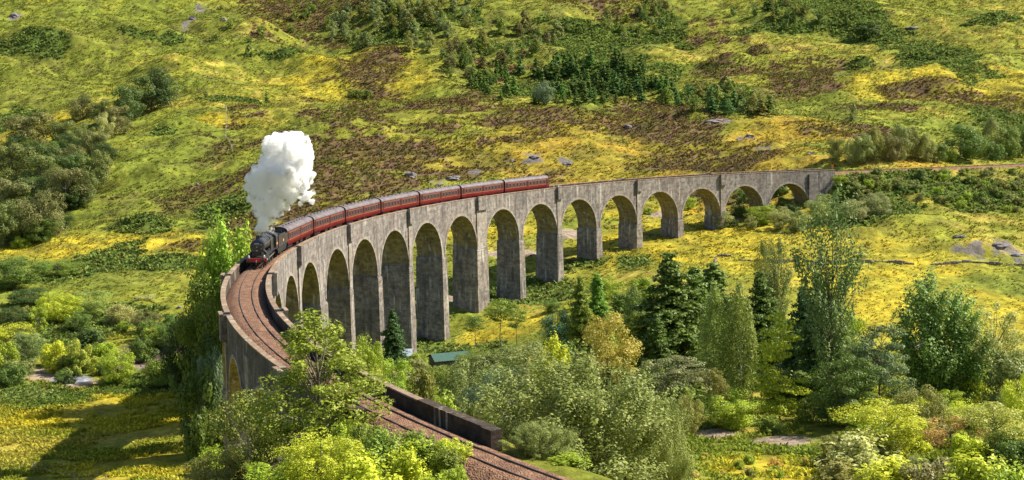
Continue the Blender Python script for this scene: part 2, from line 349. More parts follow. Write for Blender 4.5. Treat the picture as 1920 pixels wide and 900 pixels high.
def ground_material():
    m, N, Lk, B = mat("moorland"); B.inputs["Roughness"].default_value = .95; B.inputs["Specular IOR Level"].default_value = .1
    at = N.new("ShaderNodeAttribute"); at.attribute_name = "cover"
    c = N.new("ShaderNodeTexCoord")
    t = N.new("ShaderNodeTexNoise"); t.inputs["Scale"].default_value = .9; t.inputs["Detail"].default_value = 8; t.inputs["Roughness"].default_value = .75
    Lk.new(c.outputs["Object"], t.inputs["Vector"])
    mr = N.new("ShaderNodeMapRange"); mr.inputs[1].default_value = .3; mr.inputs[2].default_value = .7; mr.inputs[3].default_value = .5; mr.inputs[4].default_value = 1.5
    Lk.new(t.outputs[0], mr.inputs[0])
    t2 = N.new("ShaderNodeTexNoise"); t2.inputs["Scale"].default_value = .16; t2.inputs["Detail"].default_value = 4; Lk.new(c.outputs["Object"], t2.inputs["Vector"])
    m3 = N.new("ShaderNodeMapRange"); m3.inputs[1].default_value = .35; m3.inputs[2].default_value = .65; m3.inputs[3].default_value = .75; m3.inputs[4].default_value = 1.25; Lk.new(t2.outputs[0], m3.inputs[0])
    m4 = N.new("ShaderNodeMath"); m4.operation = 'MULTIPLY'; Lk.new(mr.outputs[0], m4.inputs[0]); Lk.new(m3.outputs[0], m4.inputs[1]); mr = m4
    mx = N.new("ShaderNodeVectorMath"); mx.operation = 'SCALE'; Lk.new(at.outputs["Color"], mx.inputs[0]); Lk.new(mr.outputs[0], mx.inputs["Scale"])
    Lk.new(mx.outputs[0], B.inputs["Base Color"])
    bp = N.new("ShaderNodeBump"); bp.inputs["Strength"].default_value = .9; bp.inputs["Distance"].default_value = .5
    Lk.new(t.outputs[0], bp.inputs["Height"]); Lk.new(bp.outputs[0], B.inputs["Normal"])
    return m
gm = ground_material()
ground = link("ground", terr_me, gm); tag(ground, kind='structure')
def leaf_material(name, trans=.30, var=.28):
    m, N, Lk, B = mat(name)
    oi = N.new("ShaderNodeObjectInfo"); ge = N.new("ShaderNodeNewGeometry")
    hs = N.new("ShaderNodeHueSaturation")
    mr = N.new("ShaderNodeMapRange"); mr.inputs[3].default_value = 1-var; mr.inputs[4].default_value = 1+var
    Lk.new(ge.outputs["Random Per Island"], mr.inputs[0]); Lk.new(mr.outputs[0], hs.inputs["Value"])
    m2 = N.new("ShaderNodeMath"); m2.operation = 'MULTIPLY_ADD'; m2.inputs[1].default_value = -.02; m2.inputs[2].default_value = .505
    Lk.new(ge.outputs["Random Per Island"], m2.inputs[0]); Lk.new(m2.outputs[0], hs.inputs["Hue"])
    Lk.new(oi.outputs["Color"], hs.inputs["Color"]); Lk.new(hs.outputs[0], B.inputs["Base Color"])
    B.inputs["Roughness"].default_value = .5; B.inputs["Specular IOR Level"].default_value = .25
    tr = N.new("ShaderNodeBsdfTranslucent"); Lk.new(hs.outputs[0], tr.inputs["Color"])
    ms = N.new("ShaderNodeMixShader"); ms.inputs[0].default_value = trans
    Lk.new(B.outputs[0], ms.inputs[1]); Lk.new(tr.outputs[0], ms.inputs[2]); Lk.new(ms.outputs[0], N["Material Output"].inputs[0])
    return m
leafM = leaf_material("leaves"); barkM = simple("bark", (.10, .075, .055), .9, noise=(.2, .17, .13), ns=3)
paleBark = simple("birch_bark", (.35, .32, .28), .9, noise=(.12, .1, .08), ns=2)
# ------------------------------------------------------------------ viaduct
def concrete(name, lo, hi, stain, lime=(.5, .47, .42)):
    m, N, Lk, B = mat(name); B.inputs["Roughness"].default_value = .93; B.inputs["Specular IOR Level"].default_value = .15
    c = N.new("ShaderNodeTexCoord")
    def noise(scale, sc, detail=6, rough=.6, off=0):
        mp = N.new("ShaderNodeMapping"); mp.inputs["Scale"].default_value = sc; mp.inputs["Location"].default_value = (off, off, off)
        t = N.new("ShaderNodeTexNoise"); t.inputs["Scale"].default_value = scale; t.inputs["Detail"].default_value = detail; t.inputs["Roughness"].default_value = rough
        Lk.new(c.outputs["Object"], mp.inputs[0]); Lk.new(mp.outputs[0], t.inputs["Vector"]); return t.outputs[0]
    def ramp(x, a, b, lo=0., hi=1.):
        r = N.new("ShaderNodeMapRange"); r.inputs[1].default_value = a; r.inputs[2].default_value = b; r.inputs[3].default_value = lo; r.inputs[4].default_value = hi
        Lk.new(x, r.inputs[0]); return r.outputs[0]
    def mixc(f, a, b):
        r = N.new("ShaderNodeMix"); r.data_type = 'RGBA'; Lk.new(f, r.inputs[0])
        for i, q in ((6, a), (7, b)):
            if isinstance(q, tuple): r.inputs[i].default_value = (*q, 1)
            else: Lk.new(q, r.inputs[i])
        return r.outputs[2]
    def math_(op, a, b):
        r = N.new("ShaderNodeMath"); r.operation = op
        for i, q in ((0, a), (1, b)):
            if isinstance(q, (int, float)): r.inputs[i].default_value = q
            else: Lk.new(q, r.inputs[i])
        return r.outputs[0]
    blot = noise(.22, (1, 1, 1)); fine = noise(2.2, (1, 1, 1), 8, .7)
    col = mixc(ramp(blot, .35, .65), lo, hi)
    mott = noise(.9, (1, 1, 1.3), 5, .7, 5)
    col = mixc(ramp(mott, .42, .6, 0, .85), col, (lo[0]*.5, lo[1]*.48, lo[2]*.46))
    brown = noise(.5, (1, 1, .5), 4, .6, 91)
    col = mixc(ramp(brown, .5, .7, 0, .5), col, (hi[0]*.72, hi[1]*.6, hi[2]*.48))
    streak = noise(.8, (1, 1, .16), 6, .65, 11)
    col = mixc(ramp(streak, .52, .66, 0, .7), col, stain)
    wash = noise(1.6, (1, 1, .06), 4, .5, 31)
    patchy = noise(.35, (1, 1, .7), 3, .5, 51)
    col = mixc(math_('MULTIPLY', ramp(wash, .56, .64, 0, .9), ramp(patchy, .45, .6)), col, lime)
    # lift lines left by the shuttering boards
    sx = N.new("ShaderNodeSeparateXYZ"); Lk.new(c.outputs["Object"], sx.inputs[0])
    zz = math_('ADD', sx.outputs[2], math_('MULTIPLY', blot, .35))
    fr = math_('FRACT', math_('MULTIPLY', zz, 1.05), 0)
    line = math_('MULTIPLY', ramp(fr, .0, .12, 1, 0), ramp(noise(.5, (1, 1, .4), 2, .5, 71), .4, .6, .2, .95))
    col = mixc(line, col, stain)
    col = mixc(ramp(fine, .3, .7, .0, .45), col, (lo[0]*.5, lo[1]*.5, lo[2]*.5))
    Lk.new(col, B.inputs["Base Color"])
    bp = N.new("ShaderNodeBump"); bp.inputs["Strength"].default_value = .6; bp.inputs["Distance"].default_value = .08
    Lk.new(fine, bp.inputs["Height"]); Lk.new(bp.outputs[0], B.inputs["Normal"])
    return m
cWall = concrete("weathered_concrete", (.20, .182, .17), (.35, .315, .285), (.06, .053, .052))
cPier = concrete("pier_concrete", (.20, .182, .165), (.38, .335, .28), (.055, .05, .05))
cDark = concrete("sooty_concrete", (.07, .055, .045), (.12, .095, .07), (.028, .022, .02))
cOut = concrete("dark_outer_concrete", (.10, .095, .095), (.19, .175, .165), (.035, .034, .036))  # darker concrete mix for the outer faces and outer parapet
cRing = concrete("arch_ring_concrete", (.30, .27, .235), (.40, .36, .31), (.15, .135, .12))
cCope = concrete("coping_concrete", (.30, .22, .155), (.40, .31, .23), (.16, .115, .08))
cLich = concrete("lichen_soffit", (.24, .205, .125), (.40, .32, .14), (.08, .075, .06))
vroot = empty("railway_viaduct", VP(SPK[10], 0, -30)); VO = tuple(vroot.location)
tag(vroot, "long curved grey concrete railway viaduct of tall round arches crossing the valley", "viaduct")
def vb(mb, name, m): return mb.build(name, m, vroot, origin=VO)
HWN = [(2.3 if k in (8, 13) else .92) for k in range(22)]
DSP = -11.68
def vbox(mb, s0, s1, r0, r1, z0, z1, m=0, ns=1, z0b=None):
    """curved box, z relative to the parapet top"""
    V = []; Fc = []
    for i in range(ns+1):
        s = s0+(s1-s0)*i/ns
        V += [VP(s, r0, z0), VP(s, r1, z0), VP(s, r1, z1), VP(s, r0, z1)]
    for i in range(ns):
        a = i*4
        Fc += [(a+j, a+(j+1) % 4, a+4+(j+1) % 4, a+4+j) for j in range(4)]
    Fc += [(0, 3, 2, 1), (ns*4, ns*4+1, ns*4+2, ns*4+3)]
    return mb.add(V, Fc, m)
for k in range(21):                         # one arched span at a time
    sa, sb = SPK[k]+HWN[k], SPK[k+1]-HWN[k+1]
    if k == 0: sa = SPK[0]+.3
    if k == 20: sb = SPK[21]-.3
    R_ = (sb-sa)/2; sm = (sa+sb)/2; nseg = 26; crown = -3.55
    mb = MB(); V = []
    ang = [math.pi*i/nseg for i in range(nseg+1)]
    pr = [(sm-R_*math.cos(a), crown-R_+R_*math.sin(a)) for a in ang]
    for s, z in pr: V += [VP(s, -HW, z), VP(s, HW, z), VP(s, HW, -1.7), VP(s, -HW, -1.7)]
    Fc = []; mi = []
    for i in range(nseg):
        a = i*4
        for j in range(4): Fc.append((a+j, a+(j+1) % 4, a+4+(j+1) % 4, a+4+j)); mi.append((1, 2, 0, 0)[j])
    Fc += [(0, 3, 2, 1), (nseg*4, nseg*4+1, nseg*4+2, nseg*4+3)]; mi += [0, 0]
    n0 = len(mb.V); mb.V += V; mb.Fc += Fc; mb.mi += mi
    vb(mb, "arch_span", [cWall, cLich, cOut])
    for side in (-1, 1):                    # proud ring of the arch
        rg = MB(); V = []
        for a in ang:
            for rr, ro in ((R_+.004, 0), (R_+.5, 0), (R_+.5, .08), (R_+.004, .08)):
                V.append(VP(sm-rr*math.cos(a), side*(HW-.05+ro+.05), crown-R_+rr*math.sin(a)))
        Fc = [(i*4+j, i*4+(j+1) % 4, i*4+4+(j+1) % 4, i*4+4+j) for i in range(nseg) for j in range(4)]+[(0, 1, 2, 3), (nseg*4, nseg*4+1, nseg*4+2, nseg*4+3)]
        rg.add(V, Fc); vb(rg, "arch_ring", cRing)
for k in range(1, 21):
    s = SPK[k]; hw = HWN[k]; mb = MB()
    vbox(mb, s-hw+.003, s+hw-.003, -HW-.004, HW+.004, DSP, -1.7)
    x, y, nx, ny, tx, ty, z0 = frame(s)
    gz = min(hz(x+nx*r+tx*q, y+ny*r+ty*q) for r in (-4, 4) for q in (-2, 2))-z0-1.5
    # lower shaft with a slight batter and an offset course at springing
    for si in (0,):
        h = DSP-gz; bt = h*.012; V = []
        for z, e in ((gz, bt), (DSP-.35, 0), (DSP, -.12)):
            for ds, dr in ((-1, -1), (1, -1), (1, 1), (-1, 1)):
                V.append(VP(s+ds*(hw+.24+e), dr*(HW+.24+e), z))
        Fc = [(a+j, a+(j+1) % 4, a+4+(j+1) % 4, a+4+j) for a in (0, 4) for j in range(4)]+[(3, 2, 1, 0), (8, 9, 10, 11)]
        mb.add(V, Fc, 1)
    vb(mb, "pier", [cWall, cPier])
# refuges every second pier, pilaster below
refs = [k for k in range(2, 21, 2)]
rw = {k: max(1.15, HWN[k]) for k in refs}
for k in refs:
    s = SPK[k]; q = rw[k]
    for side in (-1, 1):
        mb = MB(); a, b = (HW-.02, HW+.72)
        r0, r1 = sorted((side*a, side*b))
        vbox(mb, s-q, s+q, r0, r1, -2.9, -1.5)             # corbelled floor
        fr0, fr1 = sorted((side*(b-.3), side*b))
        vbox(mb, s-q, s+q, fr0, fr1, -1.497, .04)
        for e in (-1, 1):
            e0, e1 = sorted((s+e*q, s+e*(q-.28)))
            c0, c1 = sorted((side*(HW-.45), side*(b-.303)))
            vbox(mb, e0, e1, c0, c1, -1.497, .04)
        vb(mb, "refuge", cWall)
        cp_ = MB(); f0, f1 = sorted((side*(b-.36), side*(b+.06))); vbox(cp_, s-q-.06, s+q+.06, f0, f1, .043, .16); vb(cp_, "refuge_coping", cCope)
        pl = MB(); p0, p1 = sorted((side*(HW-.01), side*(HW+.22))); vbox(pl, s-hw*0-min(q, HWN[k])+.02, s+min(q, HWN[k])-.02, p0, p1, DSP+.003, -2.903); vb(pl, "pilaster", cRing)
# parapets between refuges
S_IN = SPK[21]+12.3; S_OUT = SPK[21]+1.0; S_FAR = -9.4
for side in (-1, 1):
    ends = [S_FAR]+[SPK[k] for k in refs]+[S_IN if side < 0 else S_OUT]
    for i in range(len(ends)-1):
        a = ends[i]+(rw[refs[i-1]] if i > 0 else 0); b = ends[i+1]-(rw[refs[i]] if i < len(refs) else 0)
        r0, r1 = sorted((side*(HW-.45), side*HW)); ns = max(2, int((b-a)/2.5))
        mb = MB(); vbox(mb, a+.003, b-.003, r0, r1, -1.7, -.13, 0, ns)
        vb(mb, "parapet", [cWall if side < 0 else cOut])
        c0, c1 = sorted((side*(HW-.52), side*(HW+.07)))
        mb = MB(); vbox(mb, a+.003, b-.003, c0, c1, -.127, 0, 0, ns); vb(mb, "coping", cCope)
# inner faces of the deck edge are sooted: a thin render coat on the track side
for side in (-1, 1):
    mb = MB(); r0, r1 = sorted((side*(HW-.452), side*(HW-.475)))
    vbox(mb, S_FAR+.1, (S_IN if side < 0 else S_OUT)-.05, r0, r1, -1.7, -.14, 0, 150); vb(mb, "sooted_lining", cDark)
# abutments
mb = MB(); vbox(mb, S_FAR, SPK[0]+.297, -HW+.004, HW-.004, -16, -1.7, 0, 4)
for side in (-1, 1):
    r0, r1 = sorted((side*(HW-.3), side*(HW+.45))); vbox(mb, -.75, .9, r0, r1, -14, -1.0)
vb(mb, "abutment", cWall)
mb = MB(); vbox(mb, SPK[21]-.297, S_IN, -HW+.004, HW-.004, -14, -1.7, 0, 4)
for side, se in ((-1, S_IN), (1, S_OUT)):
    r0, r1 = sorted((side*(HW-.75), side*(HW+.15))); vbox(mb, se-1.3, se+.25, r0, r1, -6, .03)
    r0, r1 = sorted((side*(HW-.55), side*(HW+.3)))
    if side < 0: vbox(mb, SPK[21]+.1, se-1.303, r0, r1, -2.5, .02, 0, 4)
vb(mb, "abutment", cDark)
# ---- track
trk = empty("railway_track", VP(SPK[12], 0, -.8)); TO = tuple(trk.location)
tag(trk, "single railway track with steel rails on rusty brown ballast curving over the viaduct", "railway track")
balM = simple("ballast", (.14, .068, .038), .95, noise=(.25, .135, .075), ns=1.3)
def rough_ballast(m):
    N, Lk = m.node_tree.nodes, m.node_tree.links; B = N["Principled BSDF"]
    t = N.new("ShaderNodeTexVoronoi"); t.inputs["Scale"].default_value = 7; c = N.new("ShaderNodeTexCoord"); Lk.new(c.outputs["Object"], t.inputs["Vector"])
    bp = N.new("ShaderNodeBump"); bp.inputs["Strength"].default_value = 1; bp.inputs["Distance"].default_value = .12; Lk.new(t.outputs[0], bp.inputs["Height"]); Lk.new(bp.outputs[0], B.inputs["Normal"])
rough_ballast(balM)
railM = simple("rail_steel", (.30, .26, .24), .38, .8, noise=(.18, .12, .09), ns=.6); webM = simple("rusty_web", (.12, .06, .04), .9)
slpM = simple("sleeper_timber", (.16, .10, .07), .9, noise=(.09, .06, .05), ns=3)
seg = np.arange(-330, SPK[21]+200, 1.5); prof = [(-2.39, -1.5), (-1.75, -1.02), (-1.3, -.865), (-.9, -.845), (-.62, -.86), (0, -.84), (.62, -.86), (.9, -.845), (1.3, -.865), (1.75, -1.02), (2.39, -1.5)]
V = []
for s in seg:
    out = s < S_FAR or s > S_OUT
    for j, (r, z) in enumerate(prof):
        rr = r*1.35 if out and abs(r) > 2 else r
        zz = z+.04*float(vnoise(s*.9, r*3+j)) - (.25 if out and abs(r) > 2 else 0)
        V.append(VP(s, rr, zz))
nP = len(prof); ii = np.arange(len(seg)-1)
Qb = np.concatenate([np.stack([ii*nP+j, ii*nP+j+1, (ii+1)*nP+j+1, (ii+1)*nP+j], -1) for j in range(nP-1)])
link("ballast_bed", npmesh("ballast_bed", np.array(V)-TO, Qb, True), balM, trk)
for side in (-1, 1):
    mb = MB(); rp = [(-.07, -.91), (-.07, -.88), (-.015, -.87), (-.015, -.79), (-.036, -.785), (-.036, RAILZ), (.036, RAILZ), (.036, -.785), (.015, -.79), (.015, -.87), (.07, -.88), (.07, -.91)]
    V = []; 
    for s in seg: V += [VP(s, side*.755+r, z) for r, z in rp]
    n_ = len(rp); Fc = [(i*n_+j, i*n_+(j+1) % n_, (i+1)*n_+(j+1) % n_, (i+1)*n_+j) for i in range(len(seg)-1) for j in range(n_)]
    mb.V = V; mb.Fc = Fc; mb.mi = [0 if (f[0] % n_) in (4, 5, 6) else 1 for f in Fc]
    mb.build("rail", [railM, webM], trk, origin=TO)
sl_ = MB(); sl_.box(-.125, .125, -1.3, 1.3, -.13, 0); slme = sl_.mesh("sleeper"); slme.materials.append(slpM)
def put_sleeper(s):
    x, y, nx, ny, tx, ty, z0 = frame(s)
    o = bpy.data.objects.new("sleeper", slme); COL.objects.link(o); o.parent = trk
    o.location = (x-TO[0], y-TO[1], z0-.895-TO[2]); o.rotation_euler = (0, 0, math.atan2(ty, tx))
s_near = [SPK[21]+10-.68*i for i in range(100)]
for s in s_near: put_sleeper(s)
mb = MB()
for s in list(np.arange(-300, s_near[-1]-.3, .68))+list(np.arange(SPK[21]+10.7, SPK[21]+60, .68)):
    f = frame(s); mb.box(-.125, .125, -1.3, 1.3, -1.02, -.895, 0, lambda a, b, c: (f[0]+f[4]*a+f[2]*b, f[1]+f[5]*a+f[3]*b, f[6]+c))
o = mb.build("sleepers", slpM, trk, origin=TO); tag(o, kind='stuff')
# ------------------------------------------------------------------ train
maroon = simple("maroon_paint", (.135, .007, .009), .35, noise=(.095, .006, .008), ns=.7)
skyBandM = simple("maroon_sky_tint", (.085, .022, .030), .3)  # the same maroon with the sky's reflection mixed into the colour
roofM = simple("roof_paint", (.15, .125, .13), .6, noise=(.09, .075, .08), ns=.8)
glassM = simple("coach_glass", (.02, .025, .028), .12); yellowM = simple("lining_yellow", (.75, .33, .05), .5)
blackM = simple("soot_black", (.014, .014, .015), .55, noise=(.035, .032, .03), ns=2); glossM = simple("engine_black", (.022, .023, .026), .3, noise=(.06, .055, .055), ns=2)
redM = simple("buffer_red", (.5, .02, .015), .4); steelM = simple("bright_steel", (.5, .5, .5), .35, .8); creamM = simple("cream", (.75, .68, .55), .5)
blueM = simple("crescent_blue", (.012, .03, .13), .35); coalM = simple("coal", (.012, .012, .012), .6); frameM = simple("window_frame_grey", (.22, .15, .14), .4); greyM = simple("plate_grey", (.35, .36, .38), .5)
orangeM = simple("orange_lining", (.5, .16, .05), .5)
def on_track(o, s_mid, half):
    a, b = frame(s_mid-half), frame(s_mid+half)
    x, y = (a[0]+b[0])/2, (a[1]+b[1])/2; z = (a[6]+b[6])/2+RAILZ
    dx, dy, dz = b[0]-a[0], b[1]-a[1], b[6]-a[6]
    o.location = (x, y, z); o.rotation_euler = (0, -math.atan2(dz, math.hypot(dx, dy)), math.atan2(dy, dx))
def wheel_mesh(r):
    mb = MB()
    n = 20
    for y0, y1, r0, r1 in ((-.07, .07, r, r*.86), (-.035, .035, r*.3, .02)):
        V = []
        for q in range(n):
            a = 2*math.pi*q/n
            for rr, yy in ((r0, y0), (r0, y1), (r1, y1), (r1, y0)): V.append((rr*math.cos(a), yy, rr*math.sin(a)))
        mb.add(V, [(q*4+j, q*4+(j+1) % 4, ((q+1) % n)*4+(j+1) % 4, ((q+1) % n)*4+j) for q in range(n) for j in range(4)])
    for q in range(10):
        a = 2*math.pi*q/10; mb.tube([(.2*r*math.cos(a), 0, .2*r*math.sin(a)), (.9*r*math.cos(a), 0, .9*r*math.sin(a))], [.035, .03], 4)
    me = mb.mesh("wheel"); me.materials.append(blackM); return me
w_small = wheel_mesh(.46); w_drive = wheel_mesh(.915); w_tend = wheel_mesh(.64)
def put(name, me, parent, loc, rot=(0, 0, 0)):
    o = bpy.data.objects.new(name, me); COL.objects.link(o); o.parent = parent; o.location = loc; o.rotation_euler = rot; return o
CL = 19.5
def coach_profile():
    pr = [(-1.30, .85), (-1.38, 1.2), (-1.40, 1.7), (-1.38, 2.6), (-1.32, 3.05)]
    return pr+[(-x, z) for x, z in pr[::-1]]
def roof_profile():
    out = []
    for i in range(13):
        a = math.pi*(1-i/12); out.append((1.345*math.cos(a), 3.053+.72*math.sin(a)**.8))
    return out
def make_coach():
    r = empty("railway_carriage")
    h = CL/2
    def ext(prof, x0, x1, cap=True):
        mb = MB(); V = [(x0, y, z) for y, z in prof]+[(x1, y, z) for y, z in prof]; n = len(prof)
        Fc = [(i, (i+1) % n, (i+1) % n+n, i+n) for i in range(n)]+[tuple(range(n))[::-1], tuple(range(n, 2*n))]
        return mb.add(V, Fc)
    m = ext(coach_profile(), -h, h)
    m.mi = [0]*len(m.mi); 
    # the upper side panels, between waist and eaves, have sky reflection painted in
    for i, f in enumerate(m.Fc):
        zs = [m.V[q][2] for q in f]; 
        if len(f) == 4 and min(zs) >= 1.69 and max(zs) <= 3.06: m.mi[i] = 1
    m.build("body", [maroon, skyBandM], r, True)
    ext(roof_profile(), -h-.02, h+.02).build("roof", roofM, r, True)
    win = MB(); win.box(-.42, .42, -.012, .012, -.38, .38, 0); winme = win.mesh("window"); winme.materials.append(glassM)
    fr = MB()
    for a in ((-.48, .48, -.008, .008, .38, .42), (-.48, .48, -.008, .008, -.42, -.38), (-.48, -.42, -.008, .008, -.38, .38), (.42, .48, -.008, .008, -.38, .38)): fr.box(*a)
    frme = fr.mesh("window_frame"); frme.materials.append(frameM)
    dw = MB(); dw.box(-.28, .28, -.012, .012, -.38, .38); dwm = dw.mesh("door_window"); dwm.materials.append(glassM)
    dr = MB(); dr.box(-.36, .36, -.01, .01, -1.0, 1.0); drm = dr.mesh("door"); drm.materials.append(maroon)
    for sd_ in (-1, 1):
        for x in (-7.6, -6.0, -4.4, -2.9, -1.4, 1.4, 2.9, 4.4, 6.0, 7.6):
            wdw = put("window", winme, r, (x, sd_*1.392, 2.28)); put("window_frame", frme, wdw, (0, sd_*.0045, 0))
        for x in (-8.9, 0, 8.9):
            d = put("door", drm, r, (x, sd_*1.40, 2.0)); put("door_window", dwm, d, (0, sd_*.008, .30))
        l = MB(); l.box(-h+.05, h-.05, sd_*1.404-.006, sd_*1.404+.006, 1.62, 1.67); l.build("waist_lining", orangeM, r)
        l = MB(); l.box(-h+.05, h-.05, sd_*1.40-.008, sd_*1.40+.008, 2.80, 2.84); l.build("eaves_lining", orangeM, r)
    for e in (-1, 1):
        g = MB(); x0, x1 = sorted((e*h, e*(h+.40))); g.box(x0, x1, -.55, .55, 1.1, 3.35); g.build("gangway", blackM, r)
        g = MB(); x0, x1 = sorted((e*(h+.021), e*(h+.06))); pr = roof_profile()
        V = [(x, y*sc, 3.05+(z-3.05)*sc) for x in (x0, x1) for y, z in pr for sc in (1.07,)]; n_ = len(pr)
        g.add(V, [(i, i+1, i+1+n_, i+n_) for i in range(n_-1)]+[tuple(range(n_)), tuple(range(n_, 2*n_))[::-1]]); 
        g.box(x0, x1, -1.42, 1.42, .85, 3.04); g.build("end_panel", blackM, r)
        for y in (-.86, .86):
            b = MB(); b.tube([(e*h, y, 1.02), (e*(h+.42), y, 1.02), (e*(h+.43), y, 1.02), (e*(h+.47), y, 1.02)], [.09, .09, .2, .2], 10); b.build("buffer", blackM, r)
        bo = MB(); xc = e*6.9
        for y in (-1.05, 1.05): bo.box(xc-1.7, xc+1.7, y-.06, y+.06, .42, .72)
        bo.box(xc-.3, xc+.3, -1.0, 1.0, .45, .7); bog = bo.build("bogie", blackM, r)
        for dx in (-1.3, 1.3):
            for y in (-.75, .75): put("wheel", w_small, bog, (xc+dx, y, .46))
    u = MB(); u.box(-h+.2, h-.2, -1.1, 1.1, .72, .846); u.box(-2.2, -.4, -1.2, 1.2, .35, .716); u.box(.7, 2.4, -1.15, 1.15, .3, .716); u.build("underframe", blackM, r)
    for x in np.linspace(-8, 8, 9):
        v = MB(); v.tube([(x, .35*(-1)**int(x*2), 3.70), (x, .35*(-1)**int(x*2), 3.86), (x, .35*(-1)**int(x*2), 3.9)], [.13, .13, .05], 8); v.build("roof_vent", blackM, r)
    return r
def copy_tree(o, parent=None):
    c = o.copy(); COL.objects.link(c); c.parent = parent
    for ch in list(o.children): copy_tree(ch, c)
    return c
coach = make_coach()
ordn = ["first maroon carriage, coupled directly behind the black tender of the steam engine", "second maroon carriage behind the tender, between the first and third carriages",
        "third maroon carriage behind the tender, with bright yellow panels under its near windows", "fourth maroon carriage, exactly the middle one of the seven in the train",
        "fifth maroon carriage from the engine, third from the tail of the train", "sixth maroon carriage from the engine, last but one of the train",
        "last maroon carriage at the tail of the train, bare parapet beyond its end"]
S_TAIL = 105.3; coaches = []
for i in range(7):
    o = coach if i == 6 else copy_tree(coach)
    s0 = S_TAIL+(6-i)*20.3
    on_track(o, s0+10.15, 7); coaches.append(o)
    tag(o, ordn[i], "railway carriage", "maroon carriages of the steam train")
for x in (7.3, 5.6):
    l = MB(); l.box(x-.55, x+.55, -1.43, -1.408, 1.35, 1.62); l.build("yellow_panel", yellowM, coaches[2])
lp = MB()
for y in (-.9, .9): lp.tube([(-CL/2-.07, y, 1.25), (-CL/2-.16, y, 1.25)], [.1, .1], 8)
lp.build("tail_lamp", simple("lamp_orange", (.8, .25, .05), .4), coaches[6])
S_T0 = S_TAIL+7*20.3+.2
# tender: x forward, origin mid
tn = empty("locomotive_tender"); tag(tn, "black coal tender coupled between the steam engine and the first carriage", "tender")
t = MB(); t.prism([(-3.2, 1.35), (3.2, 1.35), (3.2, 2.5), (-3.2, 2.5)], -1.3, 1.3)
for sd_ in (-1, 1): t.prism([(-3.2, 2.5), (3.2, 2.5), (3.0, 2.95), (-1.6, 2.95), (-1.9, 2.7), (-3.2, 2.7)], sd_*1.26-.04, sd_*1.26+.04)
t.build("tank", glossM, tn)
t = MB(); rr = random.Random(3)
for i in range(120):
    x = rr.uniform(-1.2, 2.8); y = rr.uniform(-1.0, 1.0); z = 2.55+.35*(1-abs(y))*rr.random(); q = rr.uniform(.12, .3)
    t.add([(x+q*rr.uniform(.6, 1)*a, y+q*rr.uniform(.6, 1)*b, z+q*rr.uniform(.6, 1)*c) for a in (-1, 1) for b in (-1, 1) for c in (-1, 1)], [(0, 1, 3, 2), (4, 6, 7, 5), (0, 4, 5, 1), (2, 3, 7, 6), (0, 2, 6, 4), (1, 5, 7, 3)])
t.build("coal", coalM, tn)
t = MB(); t.box(-3.3, 3.3, -1.15, 1.15, 1.0, 1.345)
for y in (-1.1, 1.1): t.box(-3.0, 3.0, y-.03, y+.03, .5, 1.0)
t.build("frame", blackM, tn)
for x in (-2.1, 0, 2.1):
    for y in (-.75, .75): put("wheel", w_tend, tn, (x, y, .64))
for y in (-1.342, 1.342):
    t = MB(); t.box(-.28, .28, y-.006, y+.006, 1.85, 2.2); t.build("crest", yellowM, tn)
on_track(tn, S_T0+4.3, 3); tn.scale = (1.25, 1.12, 1.12)
# locomotive: x=0 at the front buffers
lc = empty("steam_locomotive"); tag(lc, "black steam locomotive with red buffer beam leading the train, steam at its chimney", "locomotive")
OX = 5.5
def X(x): return x+OX
b = MB(); b.tube([(X(-3.0), 0, 2.68), (X(-6.9), 0, 2.62)], [.80, .88], 28); bo = b.build("boiler", glossM, lc, True)
for x in (-3.9, -4.9, -5.9): q = MB(); rr_ = .80+(-x-3)*.0205+.012; q.tube([(X(x), 0, 2.675), (X(x-.07), 0, 2.674)], [rr_, rr_], 28); q.build("boiler_band", steelM if 0 else blackM, bo)
b = MB(); b.tube([(X(-1.05), 0, 2.68), (X(-3.0), 0, 2.68)], [.86, .86], 28); b.box(X(-2.9), X(-1.2), -.55, .55, 1.5, 2.1); b.build("smokebox", blackM, lc, True)
b = MB(); b.tube([(X(-1.047), 0, 2.68), (X(-.97), 0, 2.68), (X(-.88), 0, 2.68)], [.72, .70, .25], 28); sdr = b.build("smokebox_door", glossM, lc, True)
q = MB(); q.tube([(X(-.87), 0, 2.68), (X(-.80), 0, 2.68)], [.05, .05], 8); q.tube([(X(-.82), -.02, 2.68), (X(-.82), .18, 2.58)], [.02, .02], 5); q.tube([(X(-.96), .05, 2.95), (X(-.96), .68, 2.95)], [.03, .03], 5); q.tube([(X(-.96), .05, 2.42), (X(-.96), .68, 2.42)], [.03, .03], 5); q.build("door_handle", steelM, sdr)
q = MB(); q.box(X(-.93), X(-.89), -.28, .28, 3.00, 3.12); q.build("number_plate", greyM, lc)
q = MB(); q.box(X(-.93), X(-.90), -.12, .12, 2.14, 2.26); q.build("shed_plate", greyM, lc)
q = MB(); V = []
for i in range(13):
    a = math.pi*(.17+.66*i/12)
    for r_, x_ in ((.60, -.92), (.84, -.92), (.84, -.89), (.60, -.89)): V.append((X(x_), r_*math.cos(a), 2.68+r_*math.sin(a)))
q.add(V, [(i*4+j, i*4+(j+1) % 4, i*4+4+(j+1) % 4, i*4+4+j) for i in range(12) for j in range(4)]+[(0, 1, 2, 3), (48, 49, 50, 51)]); q.build("blue_crescent", blueM, lc)  # plain dark blue crescent over the top of the smokebox door
b = MB(); b.tube([(X(-2.0), 0, 3.45), (X(-2.0), 0, 3.58), (X(-2.0), 0, 3.84), (X(-2.0), 0, 3.93)], [.36, .27, .25, .30], 16); b.build("chimney", blackM, lc, True)
b = MB(); b.tube([(X(-5.1), 0, 3.42), (X(-5.1), 0, 3.62), (X(-5.1), 0, 3.72)], [.36, .32, .12], 16); b.build("dome", glossM, lc, True)
